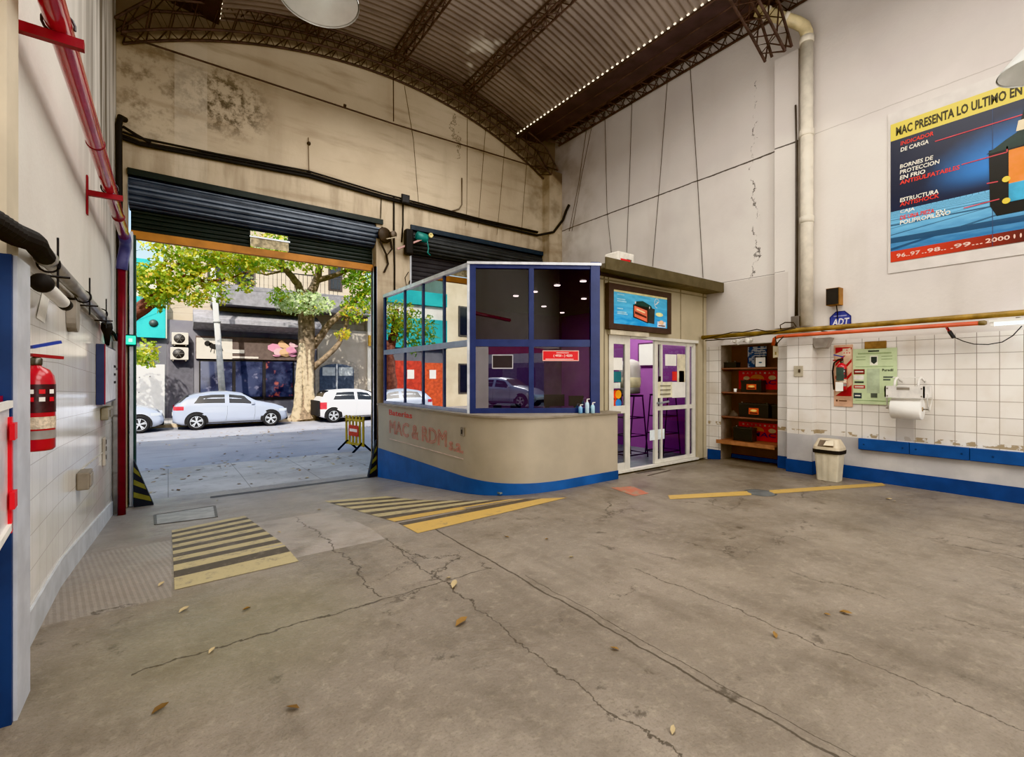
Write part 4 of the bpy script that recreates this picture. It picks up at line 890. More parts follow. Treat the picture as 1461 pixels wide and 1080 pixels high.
MB().m(M('#e9e0bb', .6), True).lathe([(.19, .12), (.205, .2), (.205, .3), (.19, .31)], p, n=24).build('contents_band', parent=t)
MB().m(M('#8c8a86', .4), True).lathe([(.15, 0), (.19, .01), (.19, .12), (.15, .14)], p, n=24).build('base', parent=t)
a = V((XR - .055, 6.45, 1.72)); P = Plane(a, (0, -1, 0), (0, 0, 1))
t = thing('wall_calendar', 'white framed picture on the purple wall behind the office door', 'picture', a)
MB().m(M('#5b3556', .5)).prism([P.p(0, 0), P.p(.5, 0), P.p(.5, .5), P.p(0, .5)], P.n * .03).build('frame', parent=t)
MB().m(PAPER).rect(P, .03, .03, .47, .47, .032).build('sheet', parent=t)
P = Plane((XR - .055, 5.9, 2.3), (0, -1, 0), (0, 0, 1)); mb = MB().m(M('#e2d9d3', .6)).prism([P.p(0, 0), P.p(.8, 0), P.p(.8, .3), P.p(0, .3)], P.n * .02)
mb.build('wall_notice', label='pale notice high on the purple office wall above the doorway', cat='notice')
# on the roof
a = AY(893, 372, 6.0)
yq = 5.25; xa_, xb_ = AY(882, 365, yq).x, AY(905, 365, yq).x; zq = AY(893, 360, yq).z
t = thing('air_conditioner', 'white split air conditioner box standing on the office roof', 'air conditioner', ((xa_ + xb_) / 2, yq, 3.21))
MB().m(M('#dcd6cb', .5)).bbox((xa_, yq, 3.16), (xb_, yq + .3, zq), .02).build('casing', parent=t)
for x in (xa_ + .1, xb_ - .1): MB().m(M('#8b8579', .5)).box((x - .04, yq + .01, 3.123), (x + .04, yq + .29, 3.158)).build('foot', parent=t)
MB().m(RED_B).box((xa_ + .06, yq - .007, zq - .22), (xa_ + .3, yq + .002, zq - .12)).build('badge', parent=t)
MB().m(M('#5a554d', .5)).box((xb_ - .22, yq - .006, 3.3), (xb_ - .14, yq + .002, 3.45)).build('valve_slot', parent=t)
MB().m(M('#5a554d', .5)).box((xb_ - .2, yq - .006, zq - .16), (xb_ - .08, yq + .002, zq - .11)).build('valve_slot', parent=t)
# ---------------------------------------------------------------- right wall
RP = lambda X=XR: Plane((X, 0, 0), (0, -1, 0), (0, 0, 1))    # local x = -Y
def rl(u, v, X): p = AX(u, v, X); return (-p.y, p.z)
# shelves in the niche
XF, XB = 8.16, XR + .355
SZ = [AX(1070, 524.5, XF).z, AX(1070, 560, XF).z, AX(1070, 596, XF).z, AX(1070, 631, XF).z]
BOARD = M('#5e4036', .5, var=.12, scale=8)
for i, z in enumerate(SZ[:3]):
    t = thing('niche_shelf', ('top', 'second', 'third')[i] + ' brown shelf board in the wall niche', 'shelf', (8.3, 4.15, z - .025), 'niche shelves')
    MB().m(BOARD).box((XF + .01, NY0 + .014, z - .022), (XB, NY1 - .014, z)).build('board', parent=t)
    MB().m(M('#7a5648', .45)).box((XF, NY0 + .014, z - .024), (XF + .012, NY1 - .014, z + .002)).build('edge_strip', parent=t)
    for y in (NY0 + .014, NY1 - .044): MB().m(BOARD).box((XF + .05, y, z - .06), (XB - .02, y + .03, z - .0225)).build('batten', parent=t)
t = thing('niche_shelf', 'lowest and thickest shelf board of the niche with a bare wood front', 'shelf', (8.3, 4.15, SZ[3] - .06), 'niche shelves')
MB().m(M('#8a5a44', .5, var=.2, scale=8)).box((8.06, NY0 + .014, SZ[3] - .03), (XB, NY1 - .014, SZ[3])).build('board', parent=t)
MB().m(M('#a06f50', .5, var=.2, scale=8)).box((8.05, NY0 + .014, SZ[3] - .065), (8.07, NY1 + .03, SZ[3] + .002)).build('edge_strip', parent=t)
# red posters at the back of the niche
def poster(u0, v0, u1, v1, lab):
    X = XB - .003; a = rl(u0, v0, X); b = rl(u1, v1, X); P = Plane((X, 0, 0), (0, -1, 0), (0, 0, 1)); x0, x1 = a[0], b[0]; z0, z1 = b[1], a[1]; W = x1 - x0; H = z1 - z0
    t = thing('battery_poster', lab, 'poster', (X, -(x0 + x1) / 2, z0), 'red posters in the niche')
    MB().m(M('#d8262a', .45, var=.06)).rect(P, x0, z0, x1, z1, 0).build('sheet', parent=t)
    mb = MB().m(M('#e6c9c0', .5))
    for k, c in enumerate('BATERIAS'): mb.text(P, c, x0 + W * (.10 + .105 * k), z0 + H * .82, H * .1, W * .05, .002)
    mb.build('heading', parent=t)
    mb = MB().m(M('#e98a4a', .5)).disc(P, x0 + W * .46, z0 + H * .55, W * .17, H * .24, .002, 24, 0, PI).m(M('#e5c9a8', .5)).disc(P, x0 + W * .2, z0 + H * .6, W * .08, H * .1, .002).disc(P, x0 + W * .82, z0 + H * .62, W * .09, H * .12, .002); mb.build('picture', parent=t)
    mb = MB().m(M('#3a2a5c', .5)).text(P, 'MAC', x0 + W * .34, z0 + H * .26, H * .24, W * .56, .004, .2); mb.build('word_mark', parent=t)
poster(1054, 529, 1113, 556, 'red battery poster at the back of the second shelf bay')
poster(1054, 601, 1113, 633, 'red battery poster at the back of the bottom shelf bay')
def battery(u0, u1, v0, v1, z, Xf, dep, lab, label=True, caps=True):
    a = AX(u0, v1, Xf); b = AX(u1, v1, Xf); h = AX((u0 + u1) / 2, v0, Xf).z - z; y0, y1 = b.y, a.y
    y0 = max(y0, NY0 + .02)
    t = thing('car_battery', lab, 'battery', (Xf + dep / 2, (y0 + y1) / 2, z), 'car batteries in the niche')
    CASE = M('#23211f', .4, var=.1); x1 = min(Xf + dep, XB - .02)
    MB().m(CASE).bbox((Xf, y0, z + .002), (x1, y1, z + h * .86), .006).build('case', parent=t)
    MB().m(M('#2c2a28', .4)).bbox((Xf - .006, y0 - .006, z + h * .80), (x1 + .004, y1 + .006, z + h * .92), .006).build('lid', parent=t)
    for y in (y0 + .04, y1 - .04): MB().m(M('#8d8a84', .4, .7), True).lathe([(.012, 0), (.01, .02), (.0, .02)], (Xf + .04, y, z + h * .92), n=10).build('terminal', parent=t)
    if caps:
        k = max(2, int((y1 - y0) / .06))
        for i in range(k): MB().m(M('#3a3733', .4), True).lathe([(.011, 0), (.011, .008), (.0, .008)], (Xf + .09, y0 + (y1 - y0) * (i + .5) / k, z + h * .92), n=10).build('vent_cap', parent=t)
    if label:
        P = Plane((Xf - .002, 0, 0), (0, -1, 0), (0, 0, 1)); w = min((y1 - y0) * .5, .17); c = -(y0 + y1) / 2 + .01
        st = MB().m(M('#d4572f', .45)).rect(P, c - w / 2, z + h * .22, c + w / 2, z + h * .62, 0).build('sticker', parent=t)
        MB().m(M('#f1cf7c', .5)).disc(P, c, z + h * .46, w * .34, h * .08, .002).build('sticker_emblem', parent=st)
        MB().m(M('#3a1713', .5)).rect(P, c - w * .4, z + h * .26, c + w * .4, z + h * .34, .002).build('sticker_band', parent=st)
battery(1057, 1086, 541, 559, SZ[1], 8.26, .17, 'black car battery with an orange sticker on the second shelf')
battery(1054, 1096, 574, 596, SZ[2], 8.24, .2, 'large black car battery with an orange sticker on the third shelf')
battery(1101, 1112, 576, 596, SZ[2], 8.27, .18, 'black battery half hidden at the right end of the third shelf', False)
battery(1046, 1073, 608, 630, SZ[3], 8.17, .17, 'plain dark battery without sticker on the lowest shelf', False)
battery(1033, 1050, 516, 525, SZ[0], 8.24, .16, 'flat small black battery at the left end of the top shelf', False)
def small(nm, lab, cat, fn):
    mb = MB(); fn(mb); return mb.build(nm, label=lab, cat=cat)
p = AX(1049, 560, 8.22); p.z = SZ[1]
t = thing('paper_cup', 'small white cup at the left end of the second shelf', 'cup', p)
MB().m(WHITE, True).lathe([(.022, .0), (.03, .06), (.028, .06), (.02, .004)], p + V((0, 0, .001)), n=16, cap=False).build('cup_wall', parent=t)
MB().m(WHITE, True).lathe([(.0, .0), (.022, .0), (.022, .004), (.0, .004)], p + V((0, 0, .001)), n=16).build('cup_base', parent=t)
p = AX(1046, 596, 8.26); p.z = SZ[2]
t = thing('cloth_bundle', 'dark crumpled cloth bundle on the left of the third shelf', 'cloth', p)
mb = MB().m(M('#4b4038', .8), True)
mb.grid(lambda u, v: p + V(((.08 + .02 * math.sin(9 * u + 3 * v)) * math.cos(2 * PI * u) * math.sin(PI * v / 2 + .02), (.09 + .02 * math.sin(12 * u)) * math.sin(2 * PI * u) * math.sin(PI * v / 2 + .02), .004 + (.1 + .015 * math.sin(7 * u * 2)) * math.cos(PI * v / 2) * .9)), 20, 8); mb.build('folds', parent=t)
X = XB - .03; P = Plane((X, 0, 0), (0, -1, 0), (0, 0, 1)); a, b = rl(1067, 495, X), rl(1094, 523, X)
g = G('blue_picture'); g.obj(); g.fin(g.mix(g.ramp(g.noise(14, 4), .45, .55), C('#c9d2dc'), C('#3a5c8c')), .5)
t = thing('blue_picture_card', 'blue and white picture card leaning on the top shelf of the niche', 'card', (X, -(a[0] + b[0]) / 2, SZ[0]))
MB().m(g.mat).prism([P.p(a[0], SZ[0] + .002), P.p(b[0], SZ[0] + .002), P.p(b[0], a[1]), P.p(a[0], a[1])], P.n * .006).build('card', parent=t)
mb = MB().m(M('#dfe4e8', .5))
for k in range(4): mb.rect(P, a[0] + .12, a[1] - .05 - .04 * k, b[0] - .02, a[1] - .03 - .04 * k, .008)
mb.build('print_lines', parent=t)
X = 8.30; P = Plane((X, 0, 0), (0, -1, 0), (0, 0, 1)); a, b = rl(1078, 510, X), rl(1092, 523, X)
t = thing('framed_card', 'small white card in a black frame on the top shelf of the niche', 'frame', (X, -(a[0] + b[0]) / 2, SZ[0]))
MB().m(BLACK).prism([P.p(a[0] - .015, SZ[0] + .002), P.p(b[0] + .015, SZ[0] + .002), P.p(b[0] + .015, a[1] + .015), P.p(a[0] - .015, a[1] + .015)], P.n * -.015).build('frame', parent=t)
MB().m(PAPER).rect(P, a[0], SZ[0] + .015, b[0], a[1], .002).build('card', parent=t); MB().m(M('#4d6f80', .5)).disc(P, (a[0] + b[0]) / 2, SZ[0] + .09, .03, .012, .004).build('print_mark', parent=t)
a = AX(1107, 496, XF); P = Plane((XF - .012, a.y + .04, a.z - .17), (0, -1, 0), (0, 0, 1))
t = thing('hanging_tag', 'cream paper tag hanging at the top right of the niche', 'tag', P.o)
MB().m(M('#ddd2b4', .6)).prism([P.p(0, 0), P.p(.085, .01), P.p(.085, .19), P.p(.0, .2)], P.n * .003).build('card', parent=t); MB().m(M('#a8965f', .6)).rect(P, .03, .05, .055, .1, .004).build('print_mark', parent=t)
mb = MB().m(M('#e0dcd3', .7)); a, b = AX(1042, 488, 8.02), AX(1074, 483, 8.02)
mb.grid(lambda u, v: V((8.02 + .06 * v + .015 * math.sin(17 * u), a.y + (b.y - a.y) * u, a.z + .03 + .03 * math.sin(13 * u + 5 * v) + .012 * math.sin(31 * u) - .05 * (1 - v))), 14, 3)
mb.build('hanging_paper', label='crumpled pale paper strip tucked under the yellow pipe above the niche', cat='paper')

# service pipes along the right wall
YP = M('#94773a', .5, .1, .3, 5); OR = M('#c25a3c', .45, .0, .12, 4)
zc = AX(1300, 459, 7.9).z
t = thing('yellow_pipe', 'long mustard yellow gas pipe along the right wall above the tiles', 'pipe', (7.9, 2, zc))
MB().m(YP, True).tube([(7.9, 4.86, zc - .005), (7.9, 3, zc), (7.9, 0, zc + .01), (7.9, -4, zc + .02)], .036, 14).build('pipe_run', parent=t)
for y in (4.6, 2.9, .9): MB().m(M('#5f564b', .5)).box((7.88, y - .015, zc - .05), (XR - .002, y + .015, zc - .038)).build('bracket', parent=t)
zo = AX(1300, 467.5, 7.84).z
t = thing('orange_pipe', 'thinner orange red pipe just below the yellow pipe on the right wall', 'pipe', (7.84, 2, zo))
p0 = AX(1120, 477.5, 7.84)
MB().m(OR, True).tube([(7.88, p0.y + .20, zo - .13), (7.86, p0.y + .17, zo - .03), (7.845, p0.y + .1, zo), (7.84, p0.y, zo), (7.84, 1.21, zo)], .026, 12).build('pipe_run', parent=t)
MB().m(M('#7d6a45', .5), True).lathe([(.028, 0), (.03, .05), (.02, .07)], (7.84, 1.215, zo), (0, -1, 0), 12).build('end_fitting', parent=t)
a = AX(1170, 485, 8.0)
mb = MB().m(M('#a39b92', .5)).prism([(8.0, a.y + .14, zo - .05), (8.0, a.y - .14, zo - .05), (8.0, a.y - .07, zo - .2), (8.0, a.y + .07, zo - .2)], (.148, 0, 0))
mb.build('support_block', label='grey tapered support block under the pipes beside the tiled pier', cat='bracket')
t = thing('tube_light', 'lit white fluorescent batten on the right wall at the frame edge', 'lamp', (7.86, .4, zo))
MB().m(WHITE).box((7.84, -.35, zo + .0), (7.885, 1.13, zo + .03)).build('batten', parent=t)
MB().m(EM('#f4fbff', 9.0), True).lathe([(.016, 0), (.016, 1.4)], (7.87, -.3, zo - .022), (0, 1, 0), 12).build('tube', parent=t)
for y in (-.32, 1.1): MB().m(WHITE).box((7.85, y - .015, zo - .045), (7.89, y + .015, zo + .005)).build('lamp_holder', parent=t)
t = thing('plug_cable', 'black cable with a plug looping down from the orange pipe on the tiles', 'cable', AX(1358, 478, 8.02))
MB().m(BLACKR, True).tube([AX(u, v, 8.04) for u, v in ((1361, 481), (1375, 487), (1390, 491), (1410, 491.5), (1430, 488), (1445, 479), (1458, 465))], .006, 6).build('lead', parent=t)
q0, q1 = AX(1354, 472, 8.0), AX(1361, 482, 8.03); MB().m(BLACK).bar(q0, q1, .035, .03).build('plug', parent=t); MB().m(RED_B).bar(q0, q0 + (q0 - q1) * .5, .025, .02).build('socket_end', parent=t)
MB().m(BLACKR, True).tube([q0, AX(1352, 466, 7.86)], .005, 6).build('tie', parent=t)
t = thing('pipe_wiring', 'loose dark wires clipped along the yellow pipe above the niche', 'wire', AX(1060, 478, 7.85))
for k, pl in enumerate((((1004, 484), (1020, 480), (1045, 474), (1060, 474), (1080, 470), (1095, 473), (1115, 472), (1135, 468)), ((1006, 486), (1050, 483), (1085, 478), (1105, 474), (1120, 470), (1133, 466)), ((1114, 470), (1113, 464), (1120, 460), (1132, 460), (1136, 466)), ((1106, 480), (1108, 492), (1112, 486), (1118, 480)))):
    MB().m(M('#33291f', .7), True).tube([AX(u, v, 7.79 + .01 * k) for u, v in pl], .009, 6).build('wire', parent=t)
t = thing('conduit_pair', 'thin dark conduit with a box beside the white downpipe on the right wall', 'conduit', AX(1136, 470, 8.04))
MB().m(M('#57504b', .5), True).tube([AX(u, v, 8.04) for u, v in ((1135, 150), (1136, 200), (1136, 300), (1135.5, 400), (1135, 452))], .014, 8).build('tube', parent=t)
MB().m(M('#4d463f', .5), True).tube([AX(u, v, 8.04) for u, v in ((1137.5, 200), (1138, 300), (1137.5, 452))], .010, 8).build('second_tube', parent=t)
a = AX(1136, 460, 7.96); MB().m(M('#6b635a', .5)).bbox((7.93, a.y - .05, a.z - .1), (7.99, a.y + .07, a.z + .1), .01).build('box', parent=t)
t = thing('rain_downpipe', 'white plastic rain downpipe with an elbow at the top of the right wall', 'pipe', (7.98, 3.2, 2.3))
dpx = 8.02; ya = AX(1151, 300, dpx).y
MB().m(PVC, True).tube([(dpx, ya, 2.3), (dpx, ya, 4.2), (dpx, ya, 6.75)], .088, 22).build('lower_run', parent=t)
for z in (3.95, 5.3, 6.75): MB().m(PVC, True).lathe([(.09, -.05), (.1, -.045), (.1, .045), (.09, .05)], (dpx, ya, z), n=22).build('collar', parent=t)
MB().m(M('#cfc09a', .4, var=.12), True).tube([(dpx, ya, 6.75), (dpx, ya, 6.86), (dpx - .02, ya + .03, 6.97), (dpx - .07, ya + .1, 7.05), (dpx - .2, ya + .26, 7.16), (dpx - .45, ya + .55, 7.36)], .088, 22).build('elbow', parent=t, label='yellowed pipe elbow')
for f in (.3, .75): 
    p = V((dpx - .07, ya + .1, 7.05)).lerp(V((dpx - .45, ya + .55, 7.36)), f); MB().m(PVC, True).lathe([(.092, -.03), (.1, -.025), (.1, .025), (.092, .03)], p, V((-.38, .45, .31)), 22).build('collar', parent=t)
# loudspeaker and octagon sign
a = AX(1178, 412, 7.99); b = AX(1197, 434, 7.99)
t = thing('wall_loudspeaker', 'small black fronted wooden loudspeaker on the right wall above the octagonal sign', 'loudspeaker', (8.05, (a.y + b.y) / 2, b.z))
MB().m(M('#9a6a2e', .5, var=.15)).box((8.0, b.y, b.z), (XR - .001, a.y, a.z)).build('cabinet', parent=t)
MB().m(M('#24211f', .7)).box((7.985, b.y + .008, b.z + .008), (8.0, a.y - .008, a.z - .008)).build('grille', parent=t)
MB().m(BLACK).tube([(8.06, (a.y + b.y) / 2 - .03, b.z), (8.1, (a.y + b.y) / 2 - .03, b.z - .12), (8.12, (a.y + b.y) / 2 - .02, b.z - .2)], .008, 6).build('lead', parent=t)
c = AX(1198.5, 457, XR - .02); P = Plane((XR - .012, c.y, c.z), (0, -1, 0), (0, 0, 1)); r = .15
t = thing('octagon_sign', 'dark blue octagonal alarm sign with white letters behind the yellow pipe', 'sign', (XR - .02, c.y, c.z - r))
oc = [(r * math.cos(PI / 8 + k * PI / 4), r * math.sin(PI / 8 + k * PI / 4)) for k in range(8)]
MB().m(M('#2a3171', .4)).prism([P.p(x, y, -.006) for x, y in oc], P.n * .008).build('plate', parent=t)
MB().m(M('#454f9c', .4)).shape(P, [(x * .9, y * .9) for x, y in oc], .004).build('inner_field', parent=t)
mb = MB().m(M('#e8e4e6', .4)).text(P, 'ADT', -.105, -.075, .105, .21, .006, .15); mb.build('lettering', parent=t)
MB().m(M('#a9acd6', .4)).rect(P, -.085, .06, .085, .075, .006).build('small_print', parent=t)
# switch on the pier
a, b = AX(1133, 522, PX0), AX(1146, 537, PX0)
t = thing('wall_switch', 'old square light switch on the tiled pier', 'switch', (PX0, a.y, b.z))
MB().m(M('#b3a994', .5)).bbox((PX0 - .014, b.y, b.z), (PX0 - .001, a.y, a.z), .004).build('plate', parent=t); MB().m(M('#4a4036', .5)).bbox((PX0 - .03, (a.y + b.y) / 2 - .03, (a.z + b.z) / 2 - .02), (PX0 - .013, (a.y + b.y) / 2 - .005, (a.z + b.z) / 2 + .03), .004).build('toggle', parent=t)
# extinguisher with its striped backboard
X = XR - .004; P = Plane((X, 0, 0), (0, -1, 0), (0, 0, 1)); a, b = rl(1190, 492, X), rl(1217, 580, X); x0, x1, z0, z1 = a[0], b[0], AX(1204, 580, X).z, AX(1204, 492, X).z; W = x1 - x0; H = z1 - z0
t = thing('extinguisher_sign_board', 'red and cream striped backboard for the fire extinguisher on the right wall', 'board', (X, -(x0 + x1) / 2, z0))
bd = MB().m(M('#cfa78c', .5)).prism([P.p(x0, z0), P.p(x1, z0), P.p(x1, z1), P.p(x0, z1)], P.n * .008).build('panel', parent=t)
f0, f1 = z0 + H * .17, z1 - H * .04; xa, xb = x0 + W * .09, x1 - W * .06
MB().m(M('#b3222a', .45)).rect(P, xa, f0, xb, f1, .01).build('red_field', parent=t)
ww = xb - xa
for k in (-.25, .28, .81, 1.34):
    s0 = f0 + (f1 - f0) * (k * .5); hh = (f1 - f0) * .2; poly = [(xa, s0), (xb, s0 + ww * 1.25), (xb, s0 + ww * 1.25 + hh), (xa, s0 + hh)]
    poly = [(x, min(max(z, f0), f1)) for x, z in poly]
    if max(q[1] for q in poly) - min(q[1] for q in poly) > .02: MB().m(M('#d8ba9c', .5)).shape(P, poly, .0115).build('cream_stripe', parent=t)
MB().m(M('#e3cdb4', .5)).rect(P, xa + ww * .45, f1 - (f1 - f0) * .17, xb - .01, f1 - .02, .013).build('class_panel', parent=t)
for i, (px_, pz) in enumerate(((.55, .10), (.72, .10), (.88, .10), (.72, .045))): MB().m(RED_B).shape(P, [(xa + ww * px_ - .012, f1 - (f1 - f0) * pz - .02), (xa + ww * px_ + .012, f1 - (f1 - f0) * pz - .02), (xa + ww * px_, f1 - (f1 - f0) * pz)], .0145).build('class_mark', parent=t)
mb = MB().m(M('#5b3a2c', .5)).rect(P, x0 + W * .12, z0 + H * .08, x0 + W * .2, z0 + H * .11, .01).rect(P, x0 + W * .28, z0 + H * .085, x0 + W * .7, z0 + H * .1, .01); mb.build('footer_print', parent=t)
ey = AX(1201, 540, 8.06).y
t = extinguisher((8.06, ey, z0 + H * .27), .066, .40, 'red fire extinguisher hanging on its striped board on the right wall', (-1, -.25, 0), 1)
MB().m(M('#5a5148', .5)).box((8.1, ey - .03, z0 + H * .6), (XR - .016, ey + .03, z0 + H * .64)).build('hanging_hook', parent=t)
MB().m(BLACKR, True).tube([AX(u, v, 8.02) for u, v in ((1203, 512), (1196, 513), (1190, 518), (1188, 530), (1189, 545), (1190, 556))], .012, 8).build('hose', parent=t)
MB().m(M('#42504a', .5)).quad(*[AX(u, v, 7.985) for u, v in ((1193, 543), (1204, 543), (1204, 524), (1193, 524))]).build('green_label', parent=t)
MB().m(PAPER).quad(*[AX(u, v, 7.985) for u, v in ((1192, 558), (1203, 558), (1203, 546), (1192, 545))]).build('paper_tag', parent=t)
# green notice with advertisements
X = XR - .012; P = Plane((X, 0, 0), (0, -1, 0), (0, 0, 1)); a = rl(1217, 500, X); b = rl(1280, 577, X); x0, x1 = a[0], b[0]; z1 = AX(1248, 497, X).z; z0 = AX(1248, 577, X).z; W = x1 - x0; H = z1 - z0
t = thing('green_notice', 'pale green notice sheet with small advertisements on the right wall', 'poster', (X, -(x0 + x1) / 2, z0))
sh = MB().m(M('#c3d2a8', .55, var=.05)).prism([P.p(x0, z0), P.p(x1, z0), P.p(x1, z1), P.p(x0, z1)], P.n * .004).build('sheet', parent=t)
INK = M('#39413f', .6); 
def gp(name, mat, *rects):
    mb = MB().m(mat)
    for r in rects: mb.rect(P, x0 + W * r[0], z1 - H * r[3], x0 + W * r[2], z1 - H * r[1], .006)
    return mb.build(name, parent=t)
gp('title_bar', M('#9fb184', .6), (.12, .075, .88, .10)); mb = MB().m(INK).rect(P, x0 + W * .36, z1 - H * .06, x0 + W * .61, z1 - H * .035, .007); mb.build('title', parent=t)
gp('crest_base', M('#dfe0cf', .5), (.40, .13, .58, .30)); mb = MB().m(INK).shape(P, [(x0 + W * .43, z1 - H * .15), (x0 + W * .56, z1 - H * .15), (x0 + W * .56, z1 - H * .24), (x0 + W * .495, z1 - H * .28), (x0 + W * .43, z1 - H * .24)], .008); mb.build('crest', parent=t)
gp('center_text_block', M('#b2bfa0', .6), (.33, .36, .62, .80))
gp('text_line', M('#8ba076', .6), (.08, .14, .3, .15), (.08, .19, .3, .2), (.66, .14, .9, .15), (.66, .19, .9, .2), (.06, .32, .92, .33), (.06, .93, .85, .94))
for i, (rc, mt) in enumerate((((.02, .37, .28, .46), '#7d2b2b'), ((.02, .66, .29, .72), '#b23a3c'), ((.02, .80, .21, .90), '#3c474c'))):
    o = gp('advert', M(mt, .5), rc); mb = MB().m(M('#e2ded2', .5)).rect(P, x0 + W * (rc[0] + .03), z1 - H * (rc[1] + rc[3]) / 2 - .008, x0 + W * (rc[2] - .03), z1 - H * (rc[1] + rc[3]) / 2 + .008, .008); mb.build('advert_print', parent=o)
gp('advert', M('#e0ddd4', .5), (.02, .48, .26, .56)); mb = MB().m(INK).rect(P, x0 + W * .04, z1 - H * .62, x0 + W * .26, z1 - H * .59, .007); mb.build('advert_print', parent=t)
mb = MB().m(INK).text(P, 'Puredil', x0 + W * .68, z1 - H * .41, H * .045, W * .24, .007); mb.build('advert_name', parent=t)
gp('advert', M('#59635c', .5), (.7, .50, .92, .525)); gp('advert', M('#59635c', .5), (.7, .545, .86, .57)); gp('advert', M('#6e756c', .5), (.72, .70, .8, .76)); gp('advert', M('#596058', .5), (.42, .80, .57, .88))
a, b = AX(1234, 497, XR - .004), AX(1265, 486, XR - .004)
mb = MB().m(M('#8f6c3c', .5, var=.2, scale=12)).bbox((XR - .022, b.y, a.z - .01), (XR - .001, a.y, b.z), .004); mb.build('wooden_plaque', label='small brown wooden plaque fixed above the green notice', cat='plaque')
# towel roll
yA, yB = AX(1273, 583, 7.93).y, AX(1316, 583, 7.93).y; zr = AX(1295, 583, 7.93).z
t = thing('towel_roll_holder', 'white wall holder with a big paper towel roll on the right wall', 'towel holder', (7.95, (yA + yB) / 2, zr - .15))
MB().m(M('#efedE8'.lower(), .7, var=.03), True).lathe([(.03, 0), (.135, .0), (.14, .006), (.14, yA - yB - .006), (.135, yA - yB), (.03, yA - yB)], (7.93, yB, zr), (0, 1, 0), 40).build('paper_roll', parent=t, label='white paper towel roll')
MB().m(M('#b49a72', .6), True).lathe([(.0, 0), (.028, 0), (.028, .02), (.0, .02)], (7.93, yB - .005, zr), (0, 1, 0), 16).build('core', parent=t)
MB().m(M('#d9d5cf', .4)).box((7.80, yB - .05, zr + .145), (7.815, yA + .05, zr + .30)).build('front_plate', parent=t)
for y in (yB - .05, yA + .035): MB().m(M('#d9d5cf', .4)).box((7.80, y, zr + .15), (XR - .018, y + .015, zr + .30)).build('side_arm', parent=t)
for y in (yB - .055, yA + .05):
    MB().m(M('#c9c5be', .4)).tube([(7.93, y, zr), (7.90, y, zr + .1), (7.9, y, zr + .2)], .008, 6).build('roll_hanger', parent=t)
    MB().m(M('#d5d1ca', .4)).tube([(XR - .02, y, zr + .12), (7.9, y - .02, zr - .02), (7.86, y - .02, zr + .05)], .006, 6).build('wire_stay', parent=t)
MB().m(M('#8d877d', .4, .5)).tube([(7.93, yB - .07, zr), (7.93, yA + .07, zr)], .01, 8).build('axle', parent=t)
for y in (yB + .02, yA - .05): MB().m(M('#d9d5cf', .4), True).tube([(7.82, y, zr + .28), (7.86, y, zr + .38), (7.95, y, zr + .41), (8.06, y, zr + .38), (XR - .02, y, zr + .36)], .014, 8).build('top_hoop', parent=t)
MB().m(M('#d9d5cf', .4)).tube([(7.95, yB, zr + .415), (7.95, yA, zr + .415)], .007, 6).build('top_rod', parent=t)
MB().m(M('#8d8578', .5)).box((7.798, yB + .1, zr + .25), (7.801, yA - .08, zr + .285)).build('worn_print', parent=t)
for y in (yB - .02, yA + .02):
    for z in (.17, .27): MB().m(M('#8d877d', .4, .4)).lathe([(.01, 0), (.008, .006), (.0, .006)], (7.80, y, zr + z), (-1, 0, 0), 8).build('screw', parent=t)
# bumper planks
yj = [AX(1224, 630, 8.09).y, AX(1297, 640, 8.09).y, AX(1383, 650, 8.09).y, -.4]
labs = ['leftmost blue bumper plank on the right wall', 'middle blue bumper plank between the two joints on the right wall', 'blue bumper plank running out of frame at the right edge']
for i in range(3):
    t = thing('bumper_rail', labs[i], 'plank', (8.12, (yj[i] + yj[i + 1]) / 2, .45), 'blue bumper planks')
    MB().m(M('#1c4a88', .45, var=.12, scale=4)).bbox((8.09, yj[i + 1] + .003, .452), (XR - .004, yj[i] - .003, .612), .005, 1).build('board', parent=t)
    for f in (.12, .88): MB().m(M('#17345e', .4)).lathe([(.012, 0), (.009, .005), (.0, .005)], (8.09, yj[i] + (yj[i + 1] - yj[i]) * f, .53), (-1, 0, 0), 10).build('screw_head', parent=t)
# swing lid bin
bx, by = 7.76, 2.76
t = thing('waste_bin', 'cream ribbed plastic waste bin with swing lid and black bag by the tiled pier', 'bin', (bx, by, 0))
def tap(mb, w0, d0, z0, w1, d1, z1, rib=0.0, n=48):
    def ring(w, d, z, r):
        out = []
        for k in range(n):
            an = 2 * PI * k / n; c, s = math.cos(an), math.sin(an); q = (abs(c) ** 5 + abs(s) ** 5) ** (-1 / 5)
            e = 1 + (rib if k % 4 < 2 else 0) * r; out.append((bx + w / 2 * c * q * e, by + d / 2 * s * q * e, z))
        return out
    mb.add(ring(w0, d0, z0, 1) + ring(w1, d1, z1, 1), [(k, (k + 1) % n, n + (k + 1) % n, n + k) for k in range(n)] + [tuple(range(n))[::-1], tuple(range(n, 2 * n))])
BIN = M('#c4bba6', .45, var=.07)
mb = MB().m(BIN); tap(mb, .25, .28, .004, .29, .34, .42, -.025); mb.build('bin_body', parent=t)
mb = MB().m(BLACKR); tap(mb, .31, .365, .40, .315, .37, .452); mb.build('bag_rim', parent=t, label='black bag folded over the rim')
mb = MB().m(M('#cdbfa6', .45, var=.08)); tap(mb, .305, .36, .445, .30, .35, .49); tap(mb, .30, .35, .49, .17, .26, .60); lid = mb.build('lid', parent=t)
MB().m(M('#6b5c4c', .6)).quad((bx - .152, by - .1, .50), (bx - .152, by + .1, .50), (bx - .098, by + .085, .588), (bx - .098, by - .085, .588)).build('flap_opening', parent=lid)
